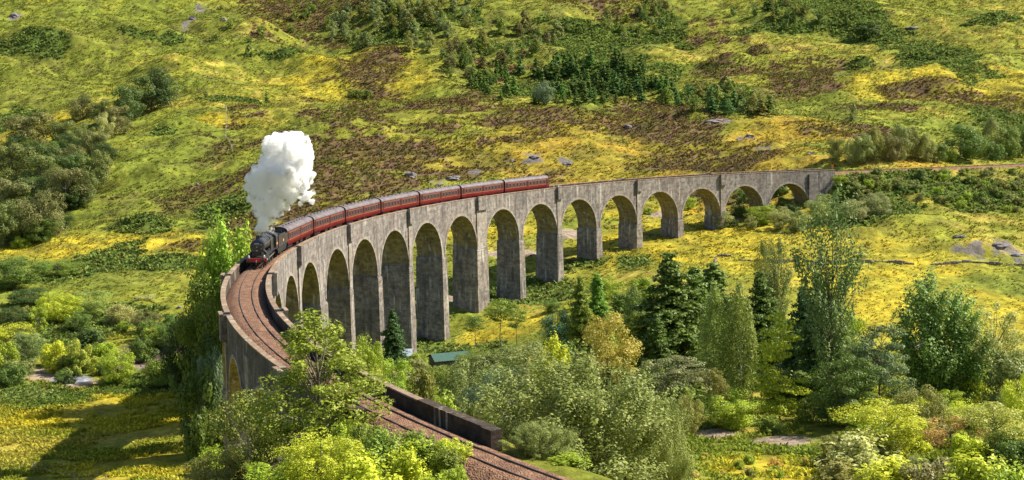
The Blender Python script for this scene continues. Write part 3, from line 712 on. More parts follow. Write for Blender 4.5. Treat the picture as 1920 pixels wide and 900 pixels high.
b = MB(); b.tube([(X(-8.2), .15, 3.45), (X(-8.2), .15, 3.65)], [.07, .07], 8); b.tube([(X(-8.2), -.15, 3.45), (X(-8.2), -.15, 3.65)], [.07, .07], 8); b.build("safety_valve", steelM, lc)
fb = [(-1.0, 1.5), (-.98, 2.9), (-.80, 3.28), (-.4, 3.47), (.4, 3.47), (.80, 3.28), (.98, 2.9), (1.0, 1.5)]
b = MB(); V = [(X(-6.9), y*.95, z) for y, z in fb]+[(X(-9.1), y, z) for y, z in fb]; n_ = len(fb)
b.add(V, [(i, (i+1) % n_, (i+1) % n_+n_, i+n_) for i in range(n_)]+[tuple(range(n_)), tuple(range(n_, 2*n_))]); b.build("firebox", glossM, lc, True)
cab = empty("cab", (0, 0, 0), lc)
b = MB()
for y in (-1.3, 1.3):
    b.prism([(X(-9.1), 1.4), (X(-11.0), 1.4), (X(-11.0), 2.2), (X(-10.6), 2.3), (X(-10.6), 3.05), (X(-9.1), 3.05)], y-.03, y+.03)
b.box(X(-9.13), X(-9.07), -1.26, 1.26, 1.4, 3.3); b.build("side_sheet", glossM, cab)
for y in (-1.335, 1.335): q = MB(); q.box(X(-10.1), X(-9.6), y-.004, y+.004, 2.4, 2.85); q.build("cab_window", glassM, cab); q = MB(); q.box(X(-10.3), X(-9.5), y-.004, y+.004, 1.95, 2.2); q.build("cab_number_panel", yellowM, cab)
b = MB(); V = []
for i in range(11):
    a = math.pi*(.12+.76*i/10); V += [(X(-8.95), 1.42*math.cos(a), 2.72+.95*math.sin(a)), (X(-11.2), 1.42*math.cos(a), 2.72+.95*math.sin(a)), (X(-11.2), 1.38*math.cos(a), 2.66+.95*math.sin(a)), (X(-8.95), 1.38*math.cos(a), 2.66+.95*math.sin(a))]
b.add(V, [(i*4+j, i*4+(j+1) % 4, i*4+4+(j+1) % 4, i*4+4+j) for i in range(10) for j in range(4)]+[(0, 1, 2, 3), (40, 41, 42, 43)]); b.build("cab_roof", blackM, cab, True)
for y0, y1 in ((-1.3, -.84), (.84, 1.3)):
    b = MB(); b.prism([(X(-.55), 1.25), (X(-.55), 1.30), (X(-1.1), 1.32), (X(-1.5), 1.58), (X(-9.1), 1.58), (X(-9.1), 1.52), (X(-1.53), 1.52), (X(-1.1), 1.25)], y0, y1); b.build("running_board", blackM, lc)
b = MB(); b.box(X(-1.1), X(-.56), -.835, .835, 1.22, 1.30); b.box(X(-9), X(-.6), -.55, .55, .75, 1.2); b.build("frame", blackM, lc)
b = MB(); b.box(X(-.553), X(-.43), -1.25, 1.25, .82, 1.28); bb = b.build("buffer_beam", redM, lc)
for y in (-.86, .86):
    q = MB(); q.tube([(X(-.43), y, 1.05), (X(-.15), y, 1.05), (X(-.13), y, 1.05), (X(-.02), y, 1.05), (X(0), y, 1.05)], [.13, .11, .24, .24, .1], 14); q.build("buffer", glossM, bb, True)
    q = MB(); q.box(X(-.62), X(-.42), y*1.12-.1, y*1.12+.1, 1.33, 1.6); q.tube([(X(-.52), y*1.12, 1.6), (X(-.52), y*1.12, 1.68)], [.08, .04], 8); q.build("lamp", creamM, lc)
q = MB(); q.tube([(X(-.43), 0, 1.05), (X(-.2), 0, 1.03), (X(-.2), 0, .75)], [.05, .05, .04], 6); q.build("coupling_hook", steelM, bb)
for y in (-1.0, 1.0):
    b = MB(); b.tube([(X(-1.5), y, .98), (X(-1.52), y, .98), (X(-2.5), y, .98)], [.30, .36, .36], 16); b.box(X(-2.5), X(-1.55), y-.3, y+.3, 1.1, 1.5); cyl = b.build("cylinder", blackM, lc, True)
    q = MB(); q.tube([(X(-1.44), y, .98), (X(-1.497), y, .98)], [.2, .29], 14); q.build("cylinder_cover", steelM, cyl)
    for x in (-4.3, -6.45, -8.6): put("driving_wheel", w_drive, lc, (X(x), y*.76, .915))
    for x in (-1.45, -3.15): put("leading_wheel", w_small, lc, (X(x), y*.76, .46))
    q = MB(); q.box(X(-8.7), X(-4.2), y*1.02-.03, y*1.02+.03, .85, .98); q.build("coupling_rod", steelM, lc)
    q = MB(); q.box(X(-6.5), X(-2.5), y*1.1-.03, y*1.1+.03, .9, 1.03); q.build("connecting_rod", steelM, lc)
    q = MB(); q.tube([(X(-1.2), y*.94, 2.9), (X(-9), y*1.0, 2.98)], [.02, .02], 5); q.build("handrail", steelM, lc)
    q = MB(); q.tube([(X(-2.3), y*.62, 2.1), (X(-2.35), y*1.0, 1.7), (X(-2.3), y*1.02, 1.5)], [.17, .17, .17], 8); q.build("steam_pipe", blackM, lc, True)
S_LC = S_T0+8.6
on_track(lc, S_LC+OX*1.25+.2, 3.5); lc.scale = (1.25, 1.12, 1.12); lc.location.z += .02
# ------------------------------------------------------------------ trees
def unit(v): return v/np.linalg.norm(v, axis=-1, keepdims=True)
def leaf_cloud(C_, D_, ra, rb, nper, size, rg, flat=.0, hollow=.35, aspect=.55):
    """rhombic leaves round clump centres; each clump is an ellipsoid along D_"""
    n = len(C_); per = np.repeat(np.arange(n), nper); m = len(per)
    g = rg.normal(size=(m, 3)); g = unit(g)*(hollow+(1-hollow)*rg.rand(m, 1)**.5)
    D = D_[per]; a = g*rb[per][:, None]; al = (g*D).sum(1)[:, None]
    a = a+D*al*(ra-rb)[per][:, None]
    if flat: a[:, 2] *= (1-flat)
    P = C_[per]+a
    nrm = unit(rg.normal(size=(m, 3))*.6+g*1.5+np.array([0, 0, .5])); t = unit(np.cross(nrm, rg.normal(size=(m, 3)))); b = np.cross(nrm, t)
    s = size*(.6+.8*rg.rand(m, 1))
    V = np.stack([P-t*s, P-b*s*aspect, P+t*s, P+b*s*aspect], 1).reshape(-1, 3)
    return V
def taper(mb, p, q, r0, r1, n=6, bend=.0, rg=None, seg=3):
    p = np.array(p, float); q = np.array(q, float); pts = []; L_ = np.linalg.norm(q-p)
    off = (rg.normal(size=3)*bend*L_) if rg is not None else np.zeros(3)
    for i in range(seg+1):
        t = i/seg; pts.append(p*(1-t)+q*t+off*math.sin(math.pi*t))
    mb.tube(pts, [r0*(1-i/seg)+r1*i/seg for i in range(seg+1)], n, cap=True)
def make_tree(seed, H, env, h0, ncl, rc, mode, leaf, nper, trunkr, nlimb=10, lean=0, bark=None, core=.4, two=0):
    """crown mesh, trunk mesh; env(h) is the crown radius at height fraction h"""
    rg = np.random.RandomState(seed)
    hs = []; 
    mx = max(env(q) for q in np.linspace(h0, 1, 40))
    while len(hs) < ncl:
        q = rg.uniform(h0, 1)
        if rg.rand() < (env(q)/mx)**1.1+.04: hs.append(q)
    hs = np.array(hs); an = rg.rand(ncl)*2*math.pi+hs*3; 
    lob = 1+.22*np.sin(an*2+seed)*np.cos(hs*7+seed)+.15*np.sin(an*3+hs*11+seed*2)
    R = np.array([env(q) for q in hs])*(core+(1-core)*rg.rand(ncl)**.55)*lob
    wob = np.stack([np.sin(hs*4+seed)*lean, np.cos(hs*3+seed)*lean, hs*0], 1)*H
    C_ = np.stack([R*np.cos(an), R*np.sin(an), hs*H], 1)+wob
    out = np.stack([np.cos(an), np.sin(an), an*0], 1); up = np.array([0, 0, 1.0])
    sc = rc*(.6+.7*rg.rand(ncl))
    if mode == 'round': D = unit(out+up*.3); ra = sc*1.15; rb = sc*.8
    elif mode == 'ascend': D = unit(out*.55+up*1.0+rg.normal(size=(ncl, 3))*.15); ra = sc*1.9; rb = sc*.55
    elif mode == 'weep': D = unit(out*.25-up+rg.normal(size=(ncl, 3))*.12); ra = sc*1.9; rb = sc*.6
    elif mode == 'spruce':
        D = unit(out*1.0-up*.28+rg.normal(size=(ncl, 3))*.08); ra = np.maximum(R*.6, .25*rc)+.2; rb = sc*.38; C_ = C_-out*(ra*.5)[:, None]
    elif mode == 'pad': D = unit(out+up*.05); ra = sc*1.5; rb = sc*.95
    C_ = C_-(D*ra[:, None]*.5 if mode == 'ascend' else 0)
    V = leaf_cloud(C_, D, ra, rb, nper, leaf, rg, flat={'pad': .62, 'spruce': .35}.get(mode, 0), hollow=.2 if mode in ('spruce', 'ascend') else .62)
    Qi = np.arange(len(V)).reshape(-1, 4)
    V = V*np.array([1, 1, 1]); crown = npmesh("crown", V, Qi); crown.materials.append(leafM)
    mb = MB()
    top = np.array([math.sin(4*.93+seed)*lean*H, math.cos(3*.93+seed)*lean*H, H*.93])
    pts = [np.array([math.sin(4*q+seed)*lean*H*min(1, q*3), math.cos(3*q+seed)*lean*H*min(1, q*3), H*.93*q-.4*(q == 0)]) for q in np.linspace(0, 1, 8)]
    mb.tube(pts, [trunkr*.8*(1.25 if i == 0 else 1)*(1-.88*(i/7)**.9) for i in range(8)], 8)
    order = rg.permutation(ncl)[:nlimb]
    for i in order:
        c = C_[i]; hb = max(c[2]*(.62 if mode in ('round', 'ascend') else .9)-.3, H*h0*.6); q = min(hb/(H*.93), .95)
        st = np.array([math.sin(4*q+seed)*lean*H*min(1, q*3), math.cos(3*q+seed)*lean*H*min(1, q*3), hb])
        taper(mb, st, c, trunkr*(1-.8*q)*.5, trunkr*.06, 5, .06, rg)
    tr = mb.mesh("trunk", True); tr.materials.append(bark or barkM)
    wid = 2*np.percentile(np.hypot(V[:, 0]-top[0]*.5, V[:, 1]-top[1]*.5), 95)
    return dict(crown=crown, trunk=tr, H=np.percentile(V[:, 2], 99.7), W=wid)
def ell(r, lo=0., pw=.5, peak=.55):
    def f(h):
        t = (h-lo)/(1-lo); 
        if t <= 0 or t >= 1: return .02
        t = t**(math.log(.5)/math.log(peak)); return r*(max(0, 1-(2*t-1)**2))**pw+.02
    return f
def cone(r, lo=.05, pw=.9): return lambda h: r*max(0, (1-h)/(1-lo))**pw+.12
PR = {}
PR['broad'] = [make_tree(s, 14, ell(4.6, .06), .08, 62, 1.75, 'round', .17, 260, .28, 14) for s in (1, 2, 3)]
PR['dome'] = [make_tree(s, 13, ell(4.6, -.12, .5, .5), .10, 30, 2.3, 'round', .2, 460, .26, 12, core=.55) for s in (51, 52, 53)]
PR['oak'] = [make_tree(s, 15, ell(5.6, .15, .45), .2, 60, 1.8, 'pad', .19, 260, .4, 18, .02) for s in (4, 5)]
PR['birch'] = [make_tree(s, 18, ell(3.6, .08, .6, .45), .10, 120, 1.5, 'weep', .17, 120, .2, 14, .01, paleBark) for s in (6, 7)]
PR['spruce'] = [make_tree(s, 20, cone(4.6, .05, .75), .05, 330, 1.9, 'spruce', .22, 95, .25, 4, 0) for s in (8, 9)]
PR['ash'] = [make_tree(s, 28, ell(5.0, .2, .5, .5), .24, 92, 1.8, 'ascend', .21, 115, .33, 40, .006) for s in (10,)]
PR['ascend'] = [make_tree(s, 22, ell(5.2, .02, .6, .38), .05, 150, 2.0, 'ascend', .24, 115, .3, 22, .0) for s in (11, 12)]
PR['pine'] = [make_tree(s, 13, ell(4.2, .45, .5, .6), .5, 20, 1.7, 'pad', .20, 190, .25, 18, .03) for s in (13, 14)]
PR['willow'] = [make_tree(s, 16, ell(8.0, .0, .5, .45), .04, 250, 2.0, 'ascend', .155, 270, .35, 26, .0) for s in (15, 16)]
PR['rowan'] = [make_tree(s, 20, ell(4.8, .02, .85, .34), .04, 130, 1.15, 'round', .17, 130, .28, 60, .015) for s in (17,)]
PR['poplar'] = [make_tree(s, 16, ell(3.4, .02, .55, .42), .04, 130, 1.6, 'ascend', .22, 130, .2, 10) for s in (18, 19)]
PR['bush'] = [make_tree(s, 4, ell(2.2, -.2, .5, .5), .02, 34, .8, 'round', .12, 210, .08, 6) for s in (20, 21, 22)]
PR['shrub'] = [make_tree(s, 4, ell(2.0, -.1, .5, .45), .02, 50, 1.0, 'ascend', .15, 110, .08, 10) for s in (23, 24)]
PR['open'] = [make_tree(s, 15, ell(4.8, .35, .5, .6), .38, 50, 1.25, 'round', .18, 90, .25, 30, .02) for s in (25,)]
PR['layered'] = [make_tree(s, 18, ell(3.6, .05, .5, .4), .08, 60, 1.6, 'pad', .2, 150, .22, 30, .01) for s in (26,)]
# low detail, joined in one mesh, for far slopes
def joined(pr):
    a, b = pr['crown'], pr['trunk']
    bm = bmesh.new(); bm.from_mesh(a); n0 = len(bm.faces); bm.from_mesh(b); bm.faces.ensure_lookup_table()
    for f in bm.faces[n0:]: f.material_index = 1
    me = bpy.data.meshes.new("tree"); bm.to_mesh(me); bm.free(); me.materials.append(leafM); me.materials.append(b.materials[0])
    return dict(crown=me, trunk=None, H=pr['H'], W=pr['W'])
PR['far_round'] = [joined(make_tree(s, 8, ell(2.4, -.05), .03, 24, 1.15, 'round', .26, 90, .12, 5)) for s in (31, 32, 33)]
PR['far_birch'] = [joined(make_tree(s, 9, ell(1.6, -.05, .6, .45), .03, 26, 1.05, 'weep', .24, 80, .1, 5, .01, paleBark)) for s in (34, 35)]
PR['far_conifer'] = [joined(make_tree(s, 8, cone(2.1, .03, .7), .02, 70, .9, 'spruce', .28, 34, .1, 3)) for s in (36, 37)]
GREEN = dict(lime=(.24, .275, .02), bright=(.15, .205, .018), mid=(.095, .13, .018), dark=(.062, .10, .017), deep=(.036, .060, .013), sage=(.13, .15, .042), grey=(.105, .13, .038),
             olive=(.125, .13, .028), gold=(.30, .24, .035), tan=(.26, .19, .05), brownish=(.095, .09, .028), yellow=(.22, .265, .018), pale=(.21, .215, .07), blue=(.045, .08, .024))
NTREE = 0; trr = random.Random(11)
def plant(kind, x, y, z, H, W, col, name, label, cat="tree", group=None, i=None):
    global NTREE
    NTREE += 1
    p = PR[kind][(NTREE if i is None else i) % len(PR[kind])]
    c = GREEN[col] if isinstance(col, str) else col
    f_ = 2.15*trr.uniform(.86, 1.14); h_ = trr.uniform(.95, 1.05); c = [c[0]*f_*h_, c[1]*f_, c[2]*f_]
    sx = W/p['W']; sz = H/p['H']
    if p['trunk'] is None:
        o = bpy.data.objects.new(name, p['crown']); COL.objects.link(o); o.color = (*c, 1)
        root = o
    else:
        root = bpy.data.objects.new(name, None); COL.objects.link(root); root.empty_display_size = .5
        for nm in ('crown', 'trunk'):
            o = bpy.data.objects.new(nm, p[nm]); COL.objects.link(o); o.parent = root; o.color = (*c, 1)
    root.location = (x, y, z-.1); root.scale = (sx, sx, sz); root.rotation_euler = (0, 0, trr.uniform(0, 6.28))
    return tag(root, label, cat, group)
def grow(kind, u, vtop, d, wpx, col, name, label, cat="tree", group=None, i=None, minh=1.0):
    """a tree whose top shows at (u, vtop) at view depth d; it stands on the ground there"""
    p = atd(u, vtop, d); z = hz(p[0], p[1]); H = max(p[2]-z, minh)
    return plant(kind, p[0], p[1], z, H, wpx*d/FPX, col, name, label, cat, group, i)
def stand(kind, u, vbase, hpx, wpx, col, name, label, cat="tree", group=None, i=None, d0=200):
    """a tree whose foot shows at (u, vbase)"""
    x, y, z, d = hit(u, vbase, d0)
    return plant(kind, x, y, z, hpx*d/FPX, wpx*d/FPX, col, name, label, cat, group, i)
T_ = [  # kind, u, vtop, depth, width px, colour, name, label
 ('willow', 1085, 668, 118, 350, (.115, .14, .035), 'willow', "huge grey green willow filling the foreground right of the track and near parapet end"),
 ('willow', 1012, 790, 100, 120, (.115, .14, .035), 'willow', "low grey green willow bush hiding the rails where they leave the photo"),
 ('shrub', 1068, 858, 98, 80, 'bright', 'bush', "green bush at the bottom edge where the rails leave the photo"),
 ('willow', 1235, 742, 124, 130, (.12, .14, .035), 'willow', "smaller grey green willow leaning against the right flank of the huge willow"),
 ('rowan', 588, 584, 106, 235, (.135, .175, .02), 'ash_tree', "tall bright green tree standing in front of the near curve, its twigs crossing the rails"),
 ('broad', 470, 735, 112, 150, (.11, .14, .022), 'birch', "dull green birch at the foot of the near piers, left of the tall bright tree"),
 ('broad', 405, 845, 110, 120, 'olive', 'birch', "olive birch lowest at the left, under the outermost near pier"),
 ('broad', 600, 805, 92, 160, 'lime', 'bush', "yellow green leafy bush in front of the foot of the tall bright tree"),
 ('shrub', 712, 800, 97, 80, (.14, .20, .03), 'bush', "feathery green bush below the end of the outer parapet"),
 ('shrub', 762, 838, 93, 80, 'lime', 'bush', "pale feathery bush just left of the bare ballast at the parapet end"),
 ('bush', 852, 872, 92, 60, 'bright', 'bush', "low green broom bush beside the ballast shoulder"),
 ('shrub', 680, 850, 90, 120, 'lime', 'bush', "lowest yellow green bush at the bottom edge, left of the track"),
 ('shrub', 805, 888, 88, 80, 'bright', 'bush', "rounded green bush at the bottom edge close to the rails"),
 ('bush', 515, 868, 95, 130, 'bright', 'bush', "green leafy bush at the bottom edge under the dull birch"),
 ('broad', 1138, 588, 215, 118, (.24, .205, .035), 'birch', "golden yellow birch in early autumn colour, the only one among the green trees"),
 ('layered', 1190, 592, 235, 66, 'lime', 'maple', "light lime tree just behind the right side of the golden birch"),
 ('broad', 1205, 640, 226, 70, 'dark', 'tree', "dark round tree under the light lime tree right of the golden birch"),
 ('spruce', 1255, 478, 232, 165, 'dark', 'spruce', "tallest dark spruce of the trio right of the golden birch"),
 ('spruce', 1302, 505, 236, 120, 'dark', 'spruce', "dark spruce in the middle of the trio beside the weeping birches"),
 ('spruce', 1335, 496, 245, 130, 'dark', 'spruce', "dark spruce at the right of the trio, behind the weeping birches"),
 ('spruce', 1230, 590, 225, 70, 'dark', 'spruce', "short dark spruce in front of the tallest spruce"),
 ('birch', 1338, 535, 212, 66, (.13, .165, .035), 'weeping_birch', "tall weeping birch with drooping olive sprays, left one of the pair"),
 ('birch', 1388, 530, 210, 70, (.14, .17, .035), 'weeping_birch', "tall weeping birch with drooping olive sprays, right one of the pair"),
 ('spruce', 1425, 512, 240, 100, 'dark', 'spruce', "dark narrow conifer behind the right weeping birch"),
 ('layered', 1462, 585, 196, 96, 'yellow', 'maple', "yellow green layered tree with a dark stem beside the dark conifers"),
 ('spruce', 1505, 540, 226, 90, 'blue', 'spruce', "bluish dark conifer left of the tall airy ash"),
 ('spruce', 1535, 520, 214, 80, (.055, .09, .02), 'yew', "dark column of yew in front of the airy ash trunk"),
 ('ash', 1560, 355, 196, 128, (.075, .11, .032), 'ash_tree', "tallest tree of all, an airy ash reaching up to the viaduct end"),
 ('ash', 1458, 440, 246, 58, 'grey', 'poplar', "slender airy grey green tree rising over the stone wall"),
 ('broad', 1437, 446, 262, 40, 'olive', 'tree', "small dull olive crown tucked against the slender airy tree"),
 ('broad', 1592, 575, 205, 90, 'bright', 'tree', "bright green tree behind the lower trunk of the airy ash"),
 ('oak', 1652, 612, 192, 128, (.075, .105, .04), 'oak', "dark grey green oak with layered limbs between the airy ash and the twin topped tree"),
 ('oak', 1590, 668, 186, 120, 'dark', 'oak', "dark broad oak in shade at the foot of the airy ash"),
 ('ascend', 1738, 512, 212, 124, (.095, .15, .036), 'poplar', "tall dark green tree with upswept branches, left stem of the twin tops"),
 ('ascend', 1800, 542, 213, 112, (.10, .16, .036), 'poplar', "tall dark green tree with upswept branches, right stem of the twin tops"),
 ('open', 1862, 566, 212, 112, 'pale', 'birch', "pale open crowned tree with its bare dark trunk in view at the right"),
 ('bush', 1902, 660, 205, 110, 'grey', 'bush', "grey green shrub beside the pale open crowned tree"),
 ('broad', 1895, 640, 222, 90, 'sage', 'tree', "sage green tree behind the pale open crowned tree at the right edge"),
 ('broad', 1660, 755, 165, 165, 'lime', 'sallow', "wide lime green sallow below the layered dark oak"),
 ('broad', 1725, 722, 178, 96, 'olive', 'sallow', "olive sallow under the upswept twin topped tree"),
 ('open', 1782, 778, 160, 120, 'tan', 'birch', "thin tan birch, half bare and turning brown"),
 ('broad', 1862, 760, 158, 150, (.20, .21, .04), 'sallow', "big yellow green sallow at the right edge of the thicket"),
 ('broad', 1915, 700, 165, 90, 'lime', 'sallow', "lime sallow cut by the right edge above the big yellow one"),
 ('shrub', 1610, 812, 150, 130, 'pale', 'willow_bush', "pale sage willow bush at the lower right"),
 ('shrub', 1672, 852, 138, 130, 'lime', 'willow_bush', "lime willow bush on the bottom edge, below the wide sallow"),
 ('shrub', 1575, 862, 142, 90, 'olive', 'willow_bush', "olive willow bush on the bottom edge beside the ferny clearing"),
 ('bush', 1745, 860, 134, 120, (.17, .16, .06), 'willow_bush', "brownish willow bush on the bottom edge under the thin tan birch"),
 ('shrub', 1840, 850, 128, 150, 'lime', 'willow_bush', "bright willow bush near the bottom right corner"),
 ('shrub', 1905, 868, 122, 110, 'bright', 'willow_bush', "green willow bush in the bottom right corner"),
 ('broad', 1372, 728, 192, 112, 'bright', 'alder', "bright green alder above the gravel track in the clearing"),
 ('shrub', 1442, 778, 188, 56, 'mid', 'bush', "narrow green bush between the bright alder and the gravel track"),
 ('oak', 1268, 668, 205, 130, (.15, .16, .065), 'oak', "pale sage oak with flat layers left of the weeping birches"),
 ('broad', 1292, 738, 188, 56, (.13, .14, .03), 'tree', "narrow olive tree with yellow tip between sage oak and bright alder"),
 ('broad', 1212, 752, 190, 70, 'mid', 'tree', "mid green tree between the huge willow and the sage oak"),
 ('broad', 1330, 690, 205, 66, 'olive', 'tree', "olive small tree right of the sage oak crown"),
 ('broad', 1160, 690, 215, 80, 'dark', 'tree', "dark green tree below the golden birch"),
 ('broad', 985, 645, 225, 150, 'grey', 'willow', "broad grey green willow right of the small roofed shed"),
 ('broad', 880, 672, 195, 120, 'grey', 'willow', "low grey willow in front of the small roofed shed"),
 ('broad', 930, 690, 185, 120, (.055, .085, .04), 'willow', "darker grey willow between the low grey one and the huge one"),
 ('poplar', 1037, 632, 205, 62, 'lime', 'tree', "bright lime pointed tree peeping over the huge willow"),
 ('pine', 938, 562, 292, 70, 'mid', 'scots_pine', "scots pine with a bare stem standing in grass beside the thick pier"),
 ('pine', 968, 572, 290, 50, 'mid', 'scots_pine', "smaller scots pine growing right against the bare stemmed pine"),
 ('pine', 892, 592, 300, 50, 'dark', 'scots_pine', "low dark scots pine leaning over the foot of the thick pier"),
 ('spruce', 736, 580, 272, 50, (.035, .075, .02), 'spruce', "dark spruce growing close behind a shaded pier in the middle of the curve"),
 ('broad', 688, 628, 236, 66, 'bright', 'tree', "green bushy tree between pier feet above the inner parapet"),
 ('broad', 735, 672, 215, 80, 'bright', 'bush', "bright shrub above the inner parapet in front of the pier feet"),
 ('bush', 790, 690, 200, 66, 'olive', 'bush', "olive shrub on waste ground left of the green roof"),
 ('shrub', 830, 735, 165, 70, 'bright', 'bush', "green shrub hugging the inner parapet below the shed"),
 ('bush', 900, 735, 150, 76, 'sage', 'bush', "sage shrub behind the pale stretch of inner parapet"),
 ('broad', 1045, 582, 268, 70, (.035, .08, .035), 'pine', "bluish dark pine beside the meadow edge left of the bright conifers"),
 ('spruce', 1088, 520, 262, 56, 'mid', 'larch', "mid green larch at the meadow edge, its top against yellow grass"),
 ('spruce', 1120, 515, 268, 64, (.08, .15, .02), 'larch', "bright green larch next to the mid green larch"),
 ('birch', 1190, 536, 262, 46, (.09, .13, .03), 'birch', "small rounded birch alone at the meadow edge left of the spruce trio"),
 ('shrub', 1060, 640, 240, 70, 'dark', 'bush', "dark shrub left of the golden birch"),
 # beside the viaduct on the left
 ('poplar', 412, 412, 238, 78, (.16, .24, .03), 'poplar', "light green poplar spire behind the outer parapet left of the engine"),
 ('poplar', 452, 428, 232, 84, (.17, .25, .03), 'poplar', "light green poplar next to the engine front, right of the spire"),
 ('poplar', 388, 465, 240, 84, 'bright', 'poplar', "shorter green poplar left of the light green spire"),
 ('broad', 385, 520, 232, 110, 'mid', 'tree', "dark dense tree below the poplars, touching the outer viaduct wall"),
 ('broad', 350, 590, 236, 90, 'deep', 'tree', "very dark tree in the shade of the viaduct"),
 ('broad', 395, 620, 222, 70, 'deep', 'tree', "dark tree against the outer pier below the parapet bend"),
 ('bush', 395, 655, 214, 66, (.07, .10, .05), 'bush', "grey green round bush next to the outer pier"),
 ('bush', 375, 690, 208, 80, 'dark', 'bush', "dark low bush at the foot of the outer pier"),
 # the wooded river bank
 ('broad', 22, 478, 352, 120, 'dark', 'alder', "big dark alder at the left edge below the olive wood"),
 ('broad', 108, 488, 372, 90, 'mid', 'alder', "dark green low tree right of the big dark alder"),
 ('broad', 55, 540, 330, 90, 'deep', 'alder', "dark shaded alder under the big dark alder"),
 ('broad', 108, 545, 312, 84, 'lime', 'alder', "lime bright alder on the river bank"),
 ('broad', 165, 545, 318, 80, (.13, .17, .035), 'alder', "green alder right of the lime bright alder"),
 ('birch', 225, 570, 312, 60, 'pale', 'birch', "pale yellowish thin birch on the river bank"),
 ('bush', 272, 552, 335, 50, 'pale', 'bush', "pale round bush standing alone on the grass above the river trees"),
 ('broad', 272, 582, 302, 50, 'brownish', 'alder', "brownish green alder right of the pale thin birch"),
 ('broad', 318, 598, 286, 70, 'dark', 'alder', "dark alder near the shade of the viaduct"),
 ('broad', 15, 605, 288, 100, 'lime', 'sallow', "lime sallow at the left edge on the river bank"),
 ('broad', 48, 622, 276, 70, (.10, .14, .04), 'sallow', "round green sallow right of the lime sallow at the edge"),
 ('bush', 102, 640, 268, 50, 'lime', 'sallow', "small lime round sallow beside the gravel bar"),
 ('bush', 147, 636, 266, 54, (.17, .20, .03), 'sallow', "yellowish round sallow just above the gravel bar"),
 ('bush', 30, 672, 262, 70, 'grey', 'bush', "grey green bush left of the gravel bar"),
 ('broad', 182, 640, 276, 36, 'mid', 'bush', "narrow green bush right of the yellowish sallow"),
 ('broad', 218, 652, 258, 70, 'bright', 'rowan', "bright leafy bush between the gravel bar and the rocky stream"),
 ('bush', 302, 674, 256, 66, 'mid', 'bush', "green rounded bush below the rocky stream bed"),
 ('bush', 350, 672, 248, 70, 'mid', 'bush', "green bush half shaded, right of the rocky stream bed"),
 ('bush', 8, 640, 262, 60, 'bright', 'bush', "bright bush at the left edge above the meadow"),
]
for a in T_:
    grow(*a)
for x_, y_, h_, w_, c_, l_ in ((1355, 432, 36, 40, 'sage', "pale round bush at the foot of the fourth pier from the far end"), (1408, 434, 30, 26, 'sage', "tiny pale tree between the two last piers"),
        (1462, 432, 44, 40, 'pale', "pale leafy tree under the last arch"), (1492, 436, 40, 46, 'grey', "grey green tree under the last arch, right of the pale one"),
        (1430, 425, 40, 60, 'bright', "green bush in shade under the last but one arch"), (1540, 425, 60, 60, (.14, .17, .05), "sage tree covering the foot of the viaduct end"),
        (1645, 408, 46, 56, (.13, .14, .05), "olive bush at the embankment foot below the railway"), (1600, 418, 44, 60, (.15, .16, .06), "sage bush between the viaduct end and the embankment"), (1575, 350, 26, 26, 'bright', "small bright bush beside the end wall of the viaduct")):
    stand('broad', x_, y_, h_, w_, c_, 'bush', l_, "bush", d0=360)
# olive wood on the left slope
G = "trees of the olive wood on the left slope"
wood = [(285, 205, 68, 92, 'deep', "large near black round tree crowning the top of the wood"), (240, 232, 60, 62, 'dark', "dark tree leaning on the large near black tree"), (262, 212, 30, 46, 'olive', "low olive tree in front of the large near black tree"),
 (156, 226, 44, 56, (.115, .112, .035), "brownish round tree alone at the upper left of the wood"), (192, 232, 40, 40, 'olive', "olive tree between the brownish one and the dark one"), (225, 250, 46, 60, (.115, .112, .035), "brownish tree below the dark leaning tree"),
 (200, 262, 44, 40, 'pale', "pale stemmed birch on the bank edge of the wood"), (58, 288, 68, 96, (.115, .112, .035), "widest brownish round tree at the left of the wood"), (122, 285, 52, 56, 'olive', "olive tree right of the widest brownish tree"), (160, 285, 50, 44, 'olive', "olive tree in the hollow of the wood middle"),
 (180, 300, 46, 46, (.115, .112, .035), "brown tree at the bank, right edge of the wood middle"), (90, 322, 44, 52, 'dark', "dark green tree beneath the widest brownish tree"), (132, 325, 46, 60, (.115, .112, .035), "brown round tree in the wood centre"), (25, 345, 66, 90, 'olive', "olive tree at the left edge of the photo, upper one"),
 (75, 362, 62, 80, 'olive', "broad olive tree left of the wood centre"), (178, 352, 62, 70, 'olive', "tall olive tree at the right edge, on the bank"), (135, 350, 52, 56, 'dark', "dark tree behind the tall right edge tree"), (125, 398, 72, 92, (.11, .12, .035), "lit olive tree in the lower wood"),
 (160, 385, 56, 50, 'olive', "slim olive tree right of the lit lower tree"), (20, 410, 66, 90, (.115, .112, .035), "brown tree at the left edge, lower one"), (70, 400, 60, 70, 'dark', "dark crown between the two lower wood trees"), (78, 452, 82, 92, (.105, .115, .04), "big lowest olive tree with pale stems"),
 (8, 468, 80, 66, 'olive', "lowest tree at the left edge of the wood"), (40, 455, 50, 50, 'dark', "dark undergrowth tree left of the big lowest tree"), (38, 468, 22, 32, 'bright', "small bright bush at the lower corner of the wood"), (105, 250, 10, 10, 'dark', "tiny dark bush above the widest brownish tree")]
for u, v, h, wd, c, l in wood: stand('dome', u, v, h*1.12, wd, {'olive': (.085, .105, .026), 'dark': (.055, .085, .02), 'deep': (.035, .055, .014)}.get(c, (.095, .10, .03) if isinstance(c, tuple) else c), 'birch' if 'bush' not in l else 'bush', l, "tree", G, d0=330)
